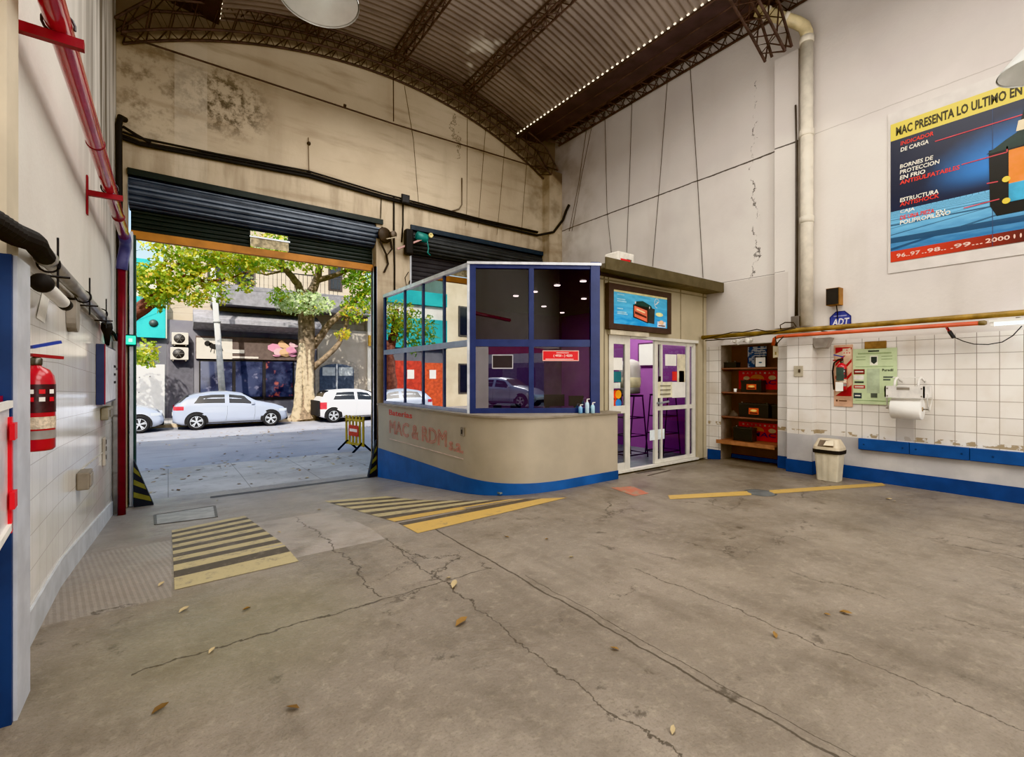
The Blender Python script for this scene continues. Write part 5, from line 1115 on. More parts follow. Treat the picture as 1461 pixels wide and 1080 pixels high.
MB().m(M('#d8ccb4', .45)).prism([(bx - .158, by - .11, .52), (bx - .158, by + .02, .515), (bx - .11, by - .0, .578), (bx - .11, by - .09, .59)], (-.006, 0, .004)).build('swing_flap', parent=lid)
# billboard
bz0, bz1, by0, by1 = 3.10, 5.02, 2.14, -.95
P = Plane((XR - .02, by0, bz0), (0, -1, 0), (0, 0, 1)); W = by0 - by1; H = bz1 - bz0
t = thing('battery_billboard', 'large battery advertising billboard with a yellow headline high on the right wall', 'billboard', (XR, .6, 2.95))
MB().m(M('#cfc9c3', .6, var=.04)).prism([P.p(-.03, -.15, -.015), P.p(W + .03, -.15, -.015), P.p(W + .03, H + .16, -.015), P.p(-.03, H + .16, -.015)], P.n * .008).build('backing_sheet', parent=t)
g = G('billboard_print'); gx, gy, gz = g.pos()
lx = g.math('SUBTRACT', by0, gy); ly = g.math('SUBTRACT', gz, bz0)
rad = g.math('SQRT', g.math('ADD', g.math('POWER', g.math('SUBTRACT', lx, 1.25), 2.0), g.mul(g.math('POWER', g.math('SUBTRACT', ly, .95), 2.0), 2.2)))
skyc = g.mix(g.ramp(g.math('ADD', rad, g.mul(g.noise(2, 4), .3)), 1.15, .35), C('#1a2036'), C('#2f78c0'))
skyc = g.mix(g.ramp(ly, 1.0, .72), skyc, C('#17203a'))
dpt = g.math('DIVIDE', .1, g.math('MAXIMUM', g.math('SUBTRACT', g.math('ADD', .72, g.mul(lx, -.02)), ly), .02))
row = g.math('LESS_THAN', g.math('PINGPONG', g.math('ADD', g.mul(dpt, 1.0), 0.0), .12), .022)
colm = g.math('LESS_THAN', g.math('PINGPONG', g.math('ADD', 20.0, g.mul(g.math('SUBTRACT', lx, 2.6), dpt, 2.0)), .28), .03)
wvy = g.noise(9, 3, stretch=(1, .6, 3))
sea = g.mix(g.ramp(g.math('ADD', ly, g.mul(wvy, .3)), .2, .75), C('#2c6da3'), C('#6fb2d6'))
sea = g.mix(g.math('MAXIMUM', g.mul(row, .8), g.mul(colm, .7)), sea, C('#122c4d'))
cc = g.mix(g.math('LESS_THAN', ly, .70), skyc, sea)
foot = g.math('LESS_THAN', ly, .15); cc = g.mix(foot, cc, g.mix(g.ramp(lx, .2, 1.6), C('#c13a26'), C('#2a1715')))
cc = g.mix(g.math('GREATER_THAN', ly, H - .235), cc, C('#d3c04a')); g.fin(cc, .35)
sheet = MB().m(g.mat).rect(P, 0, 0, W, H, 0).build('printed_sheet', parent=t)
def bl(u, v): p = AX(u, v, XR - .02); return (by0 - p.y, p.z - bz0)
mb = MB().m(M('#3a3418', .5)).text(P, 'MAC PRESENTA LO ULTIMO EN', .06, H - .185, .125, 1.19, .003, 0, .035); mb.build('headline', parent=t)
RDT, WTT = M('#dd3b2c', .5), M('#e9e4d6', .5)
lines = [('INDICADOR', RDT, 1285, 205, 1332, 195), ('DE CARGA', WTT, 1285, 214, 1325, 205), ('BORNES DE', WTT, 1284, 238, 1331, 226), ('PROTECCION', WTT, 1284, 246, 1340, 233), ('EN FRIO', WTT, 1284, 254, 1320, 245), ('ANTISULFATABLES', RDT, 1284, 261, 1369, 240), ('ESTRUCTURA', WTT, 1284, 286, 1339, 274), ('ANTISHOCK', RDT, 1284, 292, 1340, 282), ('CAJA', WTT, 1284, 303, 1305, 299), ('DE UNA PIEZA', RDT, 1284, 311, 1333, 304), ('EN', WTT, 1335, 304, 1348, 301), ('POLIPROPILENO', WTT, 1284, 318, 1356, 307)]
for s, mt, u0, v0, u1, v1 in lines:
    a, b = bl(u0, v0), bl(u1, v1); MB().m(mt).text(P, s, a[0], a[1] - .028, .056, b[0] - a[0], .003, .08).build('slogan', parent=t)
a, b = bl(1278, 371), bl(1440, 349)
for s, u0, u1 in (('96..97', 1279, 1313), ('..98..', 1315, 1350), ('.99...', 1356, 1402), ('2000', 1406, 1441), ('. .', 1446, 1458)):
    p, q = bl(u0, 366), bl(u1, 360); MB().m(M('#e6c3b4', .5)).text(P, s, p[0], .05, .055, q[0] - p[0], .003).build('year_print', parent=t)
LN = M('#c94a52', .5)
for pl in (((1334, 202), (1461, 163)), ((1372, 235), (1437, 217), (1437, 209)), ((1408, 262), (1424, 259)), ((1375, 297), (1426, 284))):
    mb = MB().m(LN)
    for (u0, v0), (u1, v1) in zip(pl[:-1], pl[1:]): mb.bar(P.p(*bl(u0, v0), .004), P.p(*bl(u1, v1), .004), .012, .002, up=(1, 0, 0))
    mb.build('pointer_line', parent=t)
mb = MB().m(M('#12110f', .4)).shape(P, [(.98, .5), (1.04, .36), (2.75, .36), (2.8, .5), (2.8, 1.18), (.97, 1.18)], .004).m(M('#22352f', .4)).shape(P, [(.95, 1.14), (2.85, 1.14), (2.7, 1.34), (1.3, 1.36), (1.12, 1.26)], .005)
mb.m(M('#15130f', .4)).shape(P, [(1.22, 1.36), (1.27, 1.58), (1.42, 1.72), (1.7, 1.75), (1.7, 1.70), (1.44, 1.66), (1.33, 1.54), (1.29, 1.36)], .006); pic = mb.build('battery_picture', parent=t)
mb = MB().m(M('#e98a2b', .45)).rect(P, 1.14, .72, 2.75, 1.12, .007).m(M('#3f9fc4', .45)).rect(P, 1.14, .50, 2.75, .72, .007).m(M('#151310', .4)).rect(P, 1.34, .80, 2.4, 1.04, .009).m(M('#efa33c', .45)).rect(P, 1.36, .82, 2.38, .84, .011).rect(P, 1.36, 1.0, 2.38, 1.02, .011).rect(P, 1.36, .82, 1.38, 1.02, .011)
mb.m(M('#e8d9b8', .5)).shape(P, [(1.2, 1.32), (1.36, 1.32), (1.34, 1.44), (1.22, 1.44)], .008); mb.build('battery_label', parent=pic)
for q in ((1.12, .78), (1.12, .52)): MB().m(M('#e9d04a', .5)).disc(P, q[0], q[1], .035, l=.012).build('pointer_dot', parent=pic)
MB().m(M('#3c4a68', .5)).rect(P, 1.0, .0, 1.006, H - .235, .003).build('sheet_joint', parent=t)
# ---------------------------------------------------------------- markings and litter on the floor
def FP(u, v, lift=.003):
    z = 0.0
    for _ in range(12): p = AZ(u, v, z); z = fz(p.y)
    return V((p.x, p.y, fz(p.y) + lift))
def strip(mb, a, b, c, d, n=8):           # a-b one edge, d-c the other; follows the slope
    for i in range(n):
        s0, s1 = i / n, (i + 1) / n
        q = [a.lerp(b, s0), a.lerp(b, s1), d.lerp(c, s1), d.lerp(c, s0)]
        mb.poly([V((p.x, p.y, fz(p.y) + .003)) for p in q])
def worn(hexc, dirt, thr=.55):
    g = G('worn_' + hexc[1:]); x, y, z = g.pos(); c = g.mix(g.ramp(g.noise(9, 8, rough=.75), thr - .05, thr + .12), C(hexc), C(dirt)); c = g.mix(g.mul(g.noise(40, 4), .3), c, C(dirt)); return g.fin(c, .55)
HY, HD, LY = worn('#b5a67c', '#877d69'), worn('#4d453b', '#6f6557'), worn('#bf9d58', '#9a8358', .58)
def hatch(name, lab, L0, L1, R0, R1, n, duty=.46, last=1.6, yel=HY):
    t = thing(name, lab, 'floor marking', FP(*((L0[0] + R1[0]) / 2, (L0[1] + R1[1]) / 2)), 'striped floor hatchings')
    a0, a1, b0, b1 = FP(*L0), FP(*L1), FP(*R0), FP(*R1); blg = V((-.30, -.22, 0)) if yel is LY else V((0, 0, 0)); B_ = lambda s: b0.lerp(b1, s) + blg * (4 * s * (1 - s)); tot = n - 1 + duty * last; e = 0
    for i in range(n):
        s0 = i / tot; s1 = (i + (duty if i < n - 1 else duty * last)) / tot
        mb = MB().m((LY if i >= n - 2 else HY) if yel is LY else yel); strip(mb, a0.lerp(a1, s0), a0.lerp(a1, s1), B_(s1), B_(s0), 1); mb.build('yellow_stripe', parent=t)
        if i < n - 1:
            s2 = (i + 1) / tot; mb = MB().m(HD); strip(mb, a0.lerp(a1, s1), a0.lerp(a1, s2), B_(s2), B_(s1), 1); mb.build('dark_stripe', parent=t)
hatch('left_hatching', 'worn yellow and black striped patch on the entrance floor near the left wall', (245, 757), (249, 842), (349, 736), (426, 801), 8, .5, 1.7)
hatch('right_hatching', 'worn yellow striped patch on the floor curving along the booth counter', (463, 715), (596, 761), (552, 708), (810, 710), 7, .52, 1.5, LY)
def flat(name, lab, cat, pts, mat, group=None, n=6):
    mb = MB().m(mat); q = [FP(*p) for p in pts]; strip(mb, q[0], q[1], q[2], q[3], n); return mb.build(name, label=lab, cat=cat, group=group)
flat('yellow_line', 'left piece of the yellow floor line, ending at the round drain', 'floor marking', [(953, 707), (1072, 700.5), (1072, 706.5), (956, 712.5)], LY, 'yellow floor lines')
flat('yellow_line', 'right piece of the yellow floor line, running to the right wall', 'floor marking', [(1098, 699.5), (1258, 689), (1264, 693), (1098, 705)], LY, 'yellow floor lines')
flat('red_mark', 'faded red paint mark on the floor before the office door', 'floor marking', [(872, 696), (902, 694), (926, 704), (905, 708)], worn('#b9654f', '#948570', .5))
c = FP(1085, 703); t = thing('drain_cover', 'round grey drain cover in the gap of the yellow line', 'drain cover', c)
MB().m(M('#868b8c', .4, .5, .15)).lathe([(.0, .004), (.15, .004), (.165, .001)], c - V((0, 0, .003)), n=28, cap=False).build('lid', parent=t)
mb = MB().m(M('#5e6364', .5, .4)).lathe([(.165, .0), (.18, .002), (.19, .0)], c - V((0, 0, .002)), n=28, cap=False).build('ring', parent=t)
t = thing('pit_cover', 'rectangular steel pit cover in the entrance floor left of the hatching', 'cover', FP(268, 736))
q = [FP(221, 735), FP(306, 722), FP(309, 738), FP(222, 749)]; mb = MB().m(M('#9e9c98', .5, .2, .15)); strip(mb, q[0], q[1], q[2], q[3], 1); mb.build('plate', parent=t)
for i in range(4): MB().m(M('#5c5854', .5)).bar(q[i], q[(i + 1) % 4], .03, .008).build('rim', parent=t)
flat('door_mat', 'dark worn door mat before the sliding glass door', 'mat', [(905, 675), (940, 668), (958, 671), (925, 679)], M('#4a433c', .9, var=.25, scale=30))
q = [FP(300, 708.5), FP(536, 678.5), FP(536, 680.5), FP(300, 711)]
mb = MB().m(M('#4b4744', .6)); strip(mb, q[0], q[1], q[2], q[3], 6); mb.build('gate_channel', label='dark steel channel set in the floor across the open gate', cat='channel')
LEAF = [M('#8d6c3c', .8), M('#b5a27c', .8), M('#6d5230', .8)]
def leaf(p, size, ang, mat, lab, group=None):
    ca, sa = math.cos(ang), math.sin(ang)
    def q(a, b, h): return V((p.x + (a * ca - b * sa) * size, p.y + (a * sa + b * ca) * size, p.z + h * size))
    mb = MB().m(mat, True).add([q(-.5, 0, .03), q(-.2, .2, .22), q(-.2, 0, .06), q(-.2, -.2, .2), q(.2, .18, .26), q(.2, 0, .1), q(.2, -.18, .16), q(.55, 0, .2)], [(0, 2, 1), (0, 3, 2), (1, 2, 5, 4), (2, 3, 6, 5), (4, 5, 7), (5, 6, 7)])
    return mb.build('dry_leaf', label=lab, cat='leaf', group=group)
leaf(FP(648, 836), .10, .8, LEAF[1], 'pale curled dry leaf on the floor beyond the brown leaf'); leaf(FP(658, 890), .10, .3, LEAF[0], 'brown dry leaf lying near the middle of the floor')
for u, v, s in ((1206, 876, .07), (1106, 908, .06), (877, 927, .05), (780, 770, .05), (815, 796, .05), (1268, 713, .07), (1276, 716, .06), (723, 767, .05), (1180, 878, .04), (960, 1044, .05), (640, 826, .05), (310, 655 + 60, .06), (352, 870, .06), (262, 872, .07), (230, 835, .06), (302, 930, .05), (418, 1012, .06), (228, 1014, .07), (455, 728, .05), (398, 760, .05)):
    leaf(FP(u, v), s, random.uniform(0, 6), random.choice(LEAF[:2] if u > 700 else LEAF), 'small scrap of dry leaf scattered on the concrete floor', 'scraps of dry leaf on the garage floor')
# ---------------------------------------------------------------- the street outside
mb = MB().m(MAT_PAVE)
for a, b, za, zb in ((9.5, 11.0, -.485, -.50), (11.0, 13.0, -.50, -.55)): mb.quad((-16, a, za), (26, a, za), (26, b, zb), (-16, b, zb))
mb.build('floor_pavement', kind='structure')
MB().m(MAT_ASPH).quad((-40, 13.0, STREET), (50, 13.0, STREET), (50, 23.7, STREET), (-40, 23.7, STREET)).build('floor_street', kind='structure')
mb = MB().m(M('#b5a58c', .75, var=.15)).box((-40, 23.6, -.8), (50, 23.8, -.42)).m(MAT_PAVE).box((-40, 23.8, -.8), (50, 27.2, -.41)); mb.build('floor_far_pavement', kind='structure')
YB_ = 27.0
def fx(u, Y=YB_): return AY(u, 500, Y).x
def rz(u, v, Y=YB_): return AY(u, v, Y).z
def fbox(mb, u0, v0, u1, v1, Y0=YB_, d=.3, mat=None):
    if mat: mb.m(mat)
    um = (u0 + u1) / 2; return mb.box((fx(u0), Y0 - .0, rz(um, v1)), (fx(u1), Y0 + d, rz(um, v0)))
# grey shop building
F1 = mat_facade('grey_render', '#77757a', '#64626a'); F2 = mat_facade('cream_render', '#b8ac9a', '#a0937f', .35); F3 = mat_facade('teal_render', '#2ea6a4', '#1f8f92'); F4 = mat_facade('beige_render', '#a89f93', '#93897c'); F5 = mat_facade('white_render', '#d9d4ca', '#c3bcb0')
SH = thing('street_building', 'grey shop front with a balcony storey above across the street', 'building', (3.2, 27, -.42))
xs0, xs1 = fx(238), fx(452); zsl = rz(345, 462)
MB().m(F1).box((xs0, YB_, -.42), (xs1, YB_ + 6, zsl)).build('ground_storey', parent=SH)
MB().m(F2).box((xs0, YB_ + .25, zsl), (fx(523) - .02, YB_ + 6, 9.4)).build('upper_storey', parent=SH)
MB().m(M('#7c7a7d', .7)).box((fx(300), YB_ - 1.1, rz(350, 440)), (fx(522), YB_ + .2, rz(350, 413))).build('balcony_slab', parent=SH)
MB().m(M('#8b898c', .7)).prism([(fx(275), YB_ + .0, rz(350, 446)), (fx(275), YB_ - 1.0, rz(350, 460)), (fx(275), YB_ - 1.0, rz(350, 466)), (fx(275), YB_, rz(350, 474))], (fx(452) - fx(275), 0, 0)).build('canopy_ledge', parent=SH)
RLB = M('#34302e', .5)
for u in [318 + 6.0 * k for k in range(27)]:
    MB().m(RLB).box((fx(u) - .012, YB_ - 1.06, rz(350, 413)), (fx(u) + .012, YB_ - 1.04, rz(350, 388))).build('balcony_bar', parent=SH)
MB().m(RLB).box((fx(316), YB_ - 1.07, rz(350, 388) - .03), (fx(480), YB_ - 1.03, rz(350, 388) + .02)).build('balcony_rail', parent=SH)
for u0, u1 in ((296, 320), (336, 364), (470, 490)):
    w_ = MB().m(M('#3b302b', .5)); fbox(w_, u0, 350, u1, 414, YB_ + .2, .06); w_ = w_.build('french_window', parent=SH)
    pn = MB().m(M('#23242a', .15)); fbox(pn, u0 + 3, 354, u1 - 3, 412, YB_ + .185, .02); pn.build('window_glass', parent=w_)
sg = MB().m(M('#5d4f49', .5, var=.12)); fbox(sg, 279, 482, 425, 513, YB_ - .12, .12); sg = sg.build('shop_sign', parent=SH)
o = MB().m(M('#d9d0c2', .5)); fbox(o, 280, 483, 331, 512, YB_ - .135, .015); o.build('pale_panel', parent=sg)
Y_ = YB_ - .15; P = Plane((0, Y_, 0), (1, 0, 0), (0, 0, 1)); q = lambda u, v: (AY(u, v, Y_).x, AY(u, v, Y_).z)
mb = MB().m(M('#1f1c1b', .5)).shape(P, [q(*p) for p in ((298, 491), (301, 488), (305, 491), (312, 490), (317, 496), (319, 501), (314, 500), (311, 499), (304, 498), (299, 496))]).disc(P, *q(296, 490), .13, .13)
for u0, v0, u1, v1 in ((302, 496, 300, 502), (306, 498, 305, 504), (310, 498, 311, 503)): mb.bar(P.p(*q(u0, v0)), P.p(*q(u1, v1)), .05, .02)
mb.build('animal_emblem', parent=sg)
mb = MB().m(M('#e0d8cc', .5)); fbox(mb, 320, 499, 348, 504, Y_, .01); mb.build('sign_writing', parent=sg)
mb = MB().m(M('#d9cfc2', .5)); fbox(mb, 300, 508.5, 368, 511, Y_, .01); mb.build('sign_underline', parent=sg)
pk = [M('#e59ab4', .5), M('#e7b98a', .5), M('#f0c4c8', .5)]
for k, (du, dv, r0, mm) in enumerate(((-14, -1, .42, 0), (-6, 5, .4, 2), (3, 6, .45, 1), (12, 2, .42, 0), (1, -6, .42, 1), (15, -6, .34, 2), (13, 8, .3, 0), (-10, 8, .3, 0))):
    c = q(405 + du, 497 + dv); MB().m(pk[mm]).disc(P, c[0], c[1], r0 * .75, r0 * .5, .002 * k, 7, .5 * k).build('flower_petal', parent=sg)
for u0, u1 in ((286, 331), (336, 374), (379, 417)):
    w_ = MB().m(M('#22201f', .5)); fbox(w_, u0 - 2, 514, u1 + 2, 570, YB_ - .05, .06); w_ = w_.build('shop_window', parent=SH)
    g = G('shop_display_%d' % u0); g.pos(); c1 = g.mix(g.ramp(g.noise(1.1, 4), .42, .6), C('#43485f'), C('#2a2c3c')); c1 = g.mix(g.ramp(g.noise(2.3, 5), .56, .68), c1, C('#94564f' if u0 > 370 else '#77768a')); g.fin(c1, .08)
    pn = MB().m(g.mat); fbox(pn, u0, 516, u1, 566, YB_ - .07, .02); pn.build('display_glass', parent=w_)
mb = MB().m(M('#56545b', .7)); fbox(mb, 240, 488, 276, 600, YB_ - .04, .05); mb.build('wall_panel', parent=SH)
# air conditioning units on the wall
def outdoor(u0, v0, u1, v1, lab):
    Yd = YB_ - .45; a, b = AY(u0, v1, Yd), AY(u1, v0, Yd); t = thing('outdoor_ac_unit', lab, 'air conditioner', ((a.x + b.x) / 2, Yd, a.z), 'outdoor air conditioners')
    MB().m(M('#cfc8bb', .5)).bbox((a.x, Yd, a.z), (b.x, YB_ - .07, b.z), .03).build('casing', parent=t)
    c = V((a.x + (b.x - a.x) * .45, Yd - .01, (a.z + b.z) / 2)); r = (b.z - a.z) * .40
    MB().m(M('#3a3735', .5), True).lathe([(.0, 0), (r, 0), (r, .02), (.0, .02)], c, (0, 1, 0), 24).build('fan_grille', parent=t)
    for k in range(6): MB().m(M('#77726c', .5)).bar(c + V((0, -.01, 0)), c + V((r * .95 * math.cos(k * PI / 3), -.01, r * .95 * math.sin(k * PI / 3))), .03, .012).build('fan_blade', parent=t)
    for x in (a.x + .1, b.x - .1): MB().m(M('#6d675e', .5)).box((x - .03, Yd + .02, a.z - .06), (x + .03, YB_ - .06, a.z)).build('bracket', parent=t)
outdoor(245, 475, 269, 491, 'upper outdoor air conditioner with a dark fan left of the shop sign'); outdoor(243, 496, 269, 513, 'lower outdoor air conditioner left of the shop sign')
# teal house on the left and what stands further left
TE = thing('street_building', 'teal painted house with a grey ground floor and white door across the street', 'building', (-3, 27, -.42))
MB().m(mat_facade('dark_grey_base', '#69696e', '#5a5a60')).box((-7.6, YB_ - .02, -.42), (xs0, YB_ + 6, rz(215, 482))).build('ground_storey', parent=TE)
MB().m(F3).box((-7.6, YB_ - .3, rz(215, 482)), (xs0 - .05, YB_ + 5, rz(215, 425))).build('teal_band', parent=TE)
MB().m(F5).box((-7.6, YB_ - .1, rz(215, 425)), (xs0 - .05, YB_ + 5, rz(215, 398))).build('pale_band', parent=TE)
MB().m(F3).box((-7.6, YB_ - .3, rz(215, 398)), (xs0 - .6, YB_ + 5, rz(215, 372))).build('teal_parapet', parent=TE)
dr = MB().m(M('#e5e3e0', .5, var=.04)); fbox(dr, 194, 520, 235, 600, YB_ - .06, .06); dr = dr.build('door', parent=TE, label='white metal door')
for u, v in ((199, 538), (214, 537), (198, 560)): p = AY(u, v, YB_ - .07); MB().m(GREY).box((p.x - .03, p.y, p.z - .03), (p.x + .03, p.y + .02, p.z + .03)).build('door_fitting', parent=dr)
MB().m(M('#4d4d52', .7)).box((-1.75, YB_ - .04, -.42), (fx(193), YB_ + .1, rz(190, 520))).build('door_post', parent=TE)
p = AY(219, 461, YB_ - .33); MB().m(M('#33423f', .5), True).lathe([(.0, 0), (.17, 0), (.17, .03), (.0, .03)], p, (0, 1, 0), 14).build('vent', parent=TE)
MB().m(M('#c0512a', .5, var=.2)).box((-7.5, YB_ - .1, -.42), (-5.9, YB_ + .02, 2.4)).build('gate_leaf', parent=TE, label='orange red sheet gate leaf'); MB().m(M('#b33a26', .5, var=.2)).box((-5.88, YB_ - .1, -.42), (-4.2, YB_ + .02, 2.5)).build('gate_leaf', parent=TE, label='red sheet gate leaf')
for x in (-6.9, -5.4): MB().m(PAPER).box((x, YB_ - .12, 1.4), (x + .45, YB_ - .1, 1.95)).build('gate_notice', parent=TE)
CB = thing('street_building', 'tall pale cream house far left across the street, mirrored in the booth panes', 'building', (-11, 27, -.42))
MB().m(mat_facade('pale_cream', '#d6c9ad', '#bfb093')).box((-16, YB_, -.42), (-7.65, YB_ + 6, 8.0)).build('facade', parent=CB)
for x in (-14.5, -11.8, -9.2): 
    for z in (.4, 4.2): w_ = MB().m(M('#4c4740', .5)).box((x - .6, YB_ - .05, z), (x + .6, YB_ + .05, z + 2.0)).build('window', parent=CB); MB().m(M('#23272c', .1)).box((x - .5, YB_ - .06, z + .1), (x + .5, YB_ - .045, z + 1.9)).build('pane', parent=w_)
# beige house with the arched door
BE = thing('street_building', 'beige rendered house with an arched double door across the street', 'building', (8, 27, -.42))
MB().m(F4).box((xs1 + .02, YB_ - .05, -.42), (fx(523), YB_ + 6, zsl - .02)).build('facade', parent=BE)
MB().m(F5).box((fx(523), YB_ - .2, -.42), (16, YB_ + 6, 6.5)).build('pale_wall', parent=BE)
mb = MB().m(M('#8d857b', .7)); Yd = YB_ - .12
def arch(mb, u0, u1, vtop, vsh, vb, Y, d):
    x0, x1 = fx(u0, Y), fx(u1, Y); um = (u0 + u1) / 2; zs, zt, zb = rz(um, vsh, Y), rz(um, vtop, Y), rz(um, vb, Y)
    pts = [(x0, Y, zb), (x1, Y, zb)] + [((x0 + x1) / 2 + (x1 - x0) / 2 * math.cos(PI * k / 10), Y, zs + (zt - zs) * math.sin(PI * k / 10)) for k in range(11)]
    return mb.prism(pts, (0, d, 0))
arch(mb, 450, 512, 513, 524, 610, Yd, .1); mb.build('door_surround', parent=BE)
mb = MB().m(M('#4a515f', .5, var=.15)); arch(mb, 456, 505, 519, 528, 608, Yd - .03, .05); d_ = mb.build('arched_door', parent=BE)
for u0, u1 in ((459, 477), (482, 502)): mb = MB().m(M('#a8acae', .4)); fbox(mb, u0, 524, u1, 536, Yd - .05, .02); mb.build('door_light', parent=d_)
mb = MB().m(M('#b8babd', .5)); fbox(mb, 478.5, 519, 480.5, 590, Yd - .05, .02); mb.build('centre_strip', parent=d_)
mb = MB().m(M('#b78f3a', .5)); fbox(mb, 523, 479, 533, 494, YB_ - .35, .1); mb.build('ochre_box', parent=BE)

# ---------------------------------------------------------------- cars
def curve(tab, x):
    for (a, p), (b, q_) in zip(tab[:-1], tab[1:]):
        if x <= b: s = (x - a) / (b - a); s = s * s * (3 - 2 * s) * .5 + s * .5; return p + (q_ - p) * s
    return tab[-1][1]
def car(lab, loc, L, paint, top, belt, dark_rear=False, wheels=(.185, .825), group='cars parked across the street', stiff=0.0):
    t = thing('car', lab, 'car', loc, group); ox, oy, oz = loc
    wt = [(0, .62), (.03, .76), (.1, .83), (.25, .86), (.75, .86), (.9, .82), (.97, .70), (1, .52)]
    def sec(s):
        w = curve(wt, s); zt = curve(top, s); zb = min(curve(belt, s), zt - .02); lo = .2 + .12 * max(0, abs(s - .5) * 2 - .85) * 6
        up = max(0.0, min(1.0, (zt - zb) / .5)); rw = w * (.95 - .27 * up)
        return [(0, lo), (w * .85, lo), (w * .97, lo + .08), (w, (lo + zb) * .5), (w * .985, zb - .1), (w * .95, zb), (w * .95 + (rw - w * .95) * .5, zb + (zt - zb) * .5), (rw, zt - .045 * up - .005), (rw * .72, zt - .005), (0, zt + .012)]
    NX = 56; ring = []; 
    for i in range(NX + 1):
        s = i / NX; h = sec(s); full = [(y, z) for y, z in h] + [(-y, z) for y, z in h[-2:0:-1]]; ring.append([(ox + s * L, oy + y, oz + z) for y, z in full])
    n = len(ring[0]); mb = MB().m(paint, True).add([p for r in ring for p in r], [(i * n + j, (i + 1) * n + j, (i + 1) * n + (j + 1) % n, i * n + (j + 1) % n) for i in range(NX) for j in range(n)] + [tuple(range(n)), tuple(NX * n + j for j in range(n))[::-1]])
    mb.fixn = True; body = mb.build('body', parent=t)
    GLD = M('#101316', .3, var=.05)
    def side(s, k, sg, off=.012):
        h = sec(s); a = V(h[5]); b = V(h[7]); p = a.lerp(b, k); return V((ox + s * L, oy + sg * (p.x + off), oz + p.y))
    for sg in (-1, 1):
        for s0, s1, e0, e1 in ((.16, .42, .05, 0), (.455, .69, 0, .10)):
            def wf(u, v, s0=s0, s1=s1, e0=e0, e1=e1, sg=sg): return side(s0 + e0 * v + (s1 - s0 - e0 * v - e1 * v) * u, .12 + .74 * v, sg)
            MB().m(GLD, True).grid(wf, 10, 3).build('side_window', parent=t)
        for s in (.30, .55):
            p = side(s + (.05 if s < .5 else -.02), 0, sg, .012); MB().m(paint).bbox((p.x - .09, p.y - .012, p.z - .16), (p.x + .09, p.y + .012, p.z - .12), .008).build('door_handle', parent=t)
        p = side(.665, .15, sg, .03); MB().m(paint, True).bbox((p.x - .08, p.y - .05 if sg < 0 else p.y, p.z - .03), (p.x + .06, p.y if sg < 0 else p.y + .07, p.z + .09), .02).build('wing_mirror', parent=t)
        mb = MB().m(BLACK).tube([(ox + s * L, oy + sg * (curve(wt, s) * .985 + .004), oz + .26) for s in (.28, .5, .73)], .02, 6); mb.build('sill_trim', parent=t)
        for s in (.437, .70 - .02):
            mb = MB().m(M('#6d737b', .5)).tube([V((ox + s * L, oy + sg * (V(sec(s)[4]).x + .003), oz + sec(s)[4][1] + .05)), V((ox + s * L, oy + sg * (V(sec(s)[3]).x + .003), oz + sec(s)[3][1])), V((ox + (s - .01) * L, oy + sg * (V(sec(s)[2]).x + .003), oz + .32))], .006, 4); mb.build('door_seam', parent=t)
        for wx in wheels:
            w = curve(wt, wx); cy = oy + sg * (w + .004)
            MB().m(BLACKR).prism([(ox + wx * L + .39 * math.cos(PI * k / 16 * 1.16 - .25), cy - sg * .06, oz + .325 + .39 * math.sin(PI * k / 16 * 1.16 - .25)) for k in range(17)], (0, sg * .066, 0)).build('wheel_arch', parent=t)
            wc = V((ox + wx * L, oy + sg * (w - .13), oz + .325))
            wh = MB().m(RUBBER, True).lathe([(.16, 0), (.31, 0), (.325, .03), (.325, .13), (.305, .155), (.215, .158), (.215, .14)], wc, (0, sg, 0), 30, cap=False).build('wheel', parent=t)
            rm = MB().m(M('#c9cdd3', .35, .5, .05)).lathe([(.212, .15), (.22, .157), (.2, .158)], wc, (0, sg, 0), 30, cap=False)
            for k in range(5):
                a_ = 2 * PI * k / 5 + .3
                for e in (-.16, .16): rm.bar(wc + V((.03 * math.cos(a_), sg * .15, .03 * math.sin(a_))), wc + V((.215 * math.cos(a_ + e), sg * .152, .215 * math.sin(a_ + e))), .035, .015, up=(0, 1, 0))
            rm.lathe([(.0, .16), (.045, .158), (.05, .14)], wc, (0, sg, 0), 14, cap=False); rm.build('rim', parent=wh)
            MB().m(M('#2a2b2e', .6)).lathe([(.0, .1), (.2, .1)], wc, (0, sg, 0), 24, cap=False).build('brake_disc', parent=wh)
        # lamps wrap the corners
        def patch(s0, s1, z0, z1, off=.012): return lambda u, v: V((ox + (s0 + (s1 - s0) * u) * L - (0 if s0 > .5 else 0), oy + sg * (curve(wt, s0 + (s1 - s0) * u) * .985 + off), oz + z0 + (z1 - z0) * v))
        MB().m(M('#b3343f', .25), True).grid(patch(.005, .085, .78 if not dark_rear else .62, .93, .012), 6, 2).build('tail_lamp', parent=t)
        MB().m(M('#dfe6ee', .1), True).grid(patch(.905, .985, .62, .73, .012), 6, 2).build('head_lamp', parent=t)
    def ws(s0, s1): return lambda u, v: V((ox + (s0 + (s1 - s0) * u) * L, oy + (v * 2 - 1) * sec(s0 + (s1 - s0) * u)[7][0] * .93, oz + curve(top, s0 + (s1 - s0) * u) + .016))
    MB().m(GLD, True).grid(ws(.58, .705), 6, 6).build('windscreen', parent=t); MB().m(GLD, True).grid(ws(.05, .125), 4, 6).build('rear_window', parent=t)
    if dark_rear: MB().m(BLACKR).bbox((ox - .03, oy - .72, oz + .3), (ox + .06, oy + .72, oz + 1.0), .03).build('rear_panel', parent=t, label='dark rear panel'); 
    MB().m(BLACKR).bbox((ox + .96 * L, oy - .5, oz + .24), (ox + L + .004, oy + .5, oz + .4), .02).build('front_grille', parent=t)
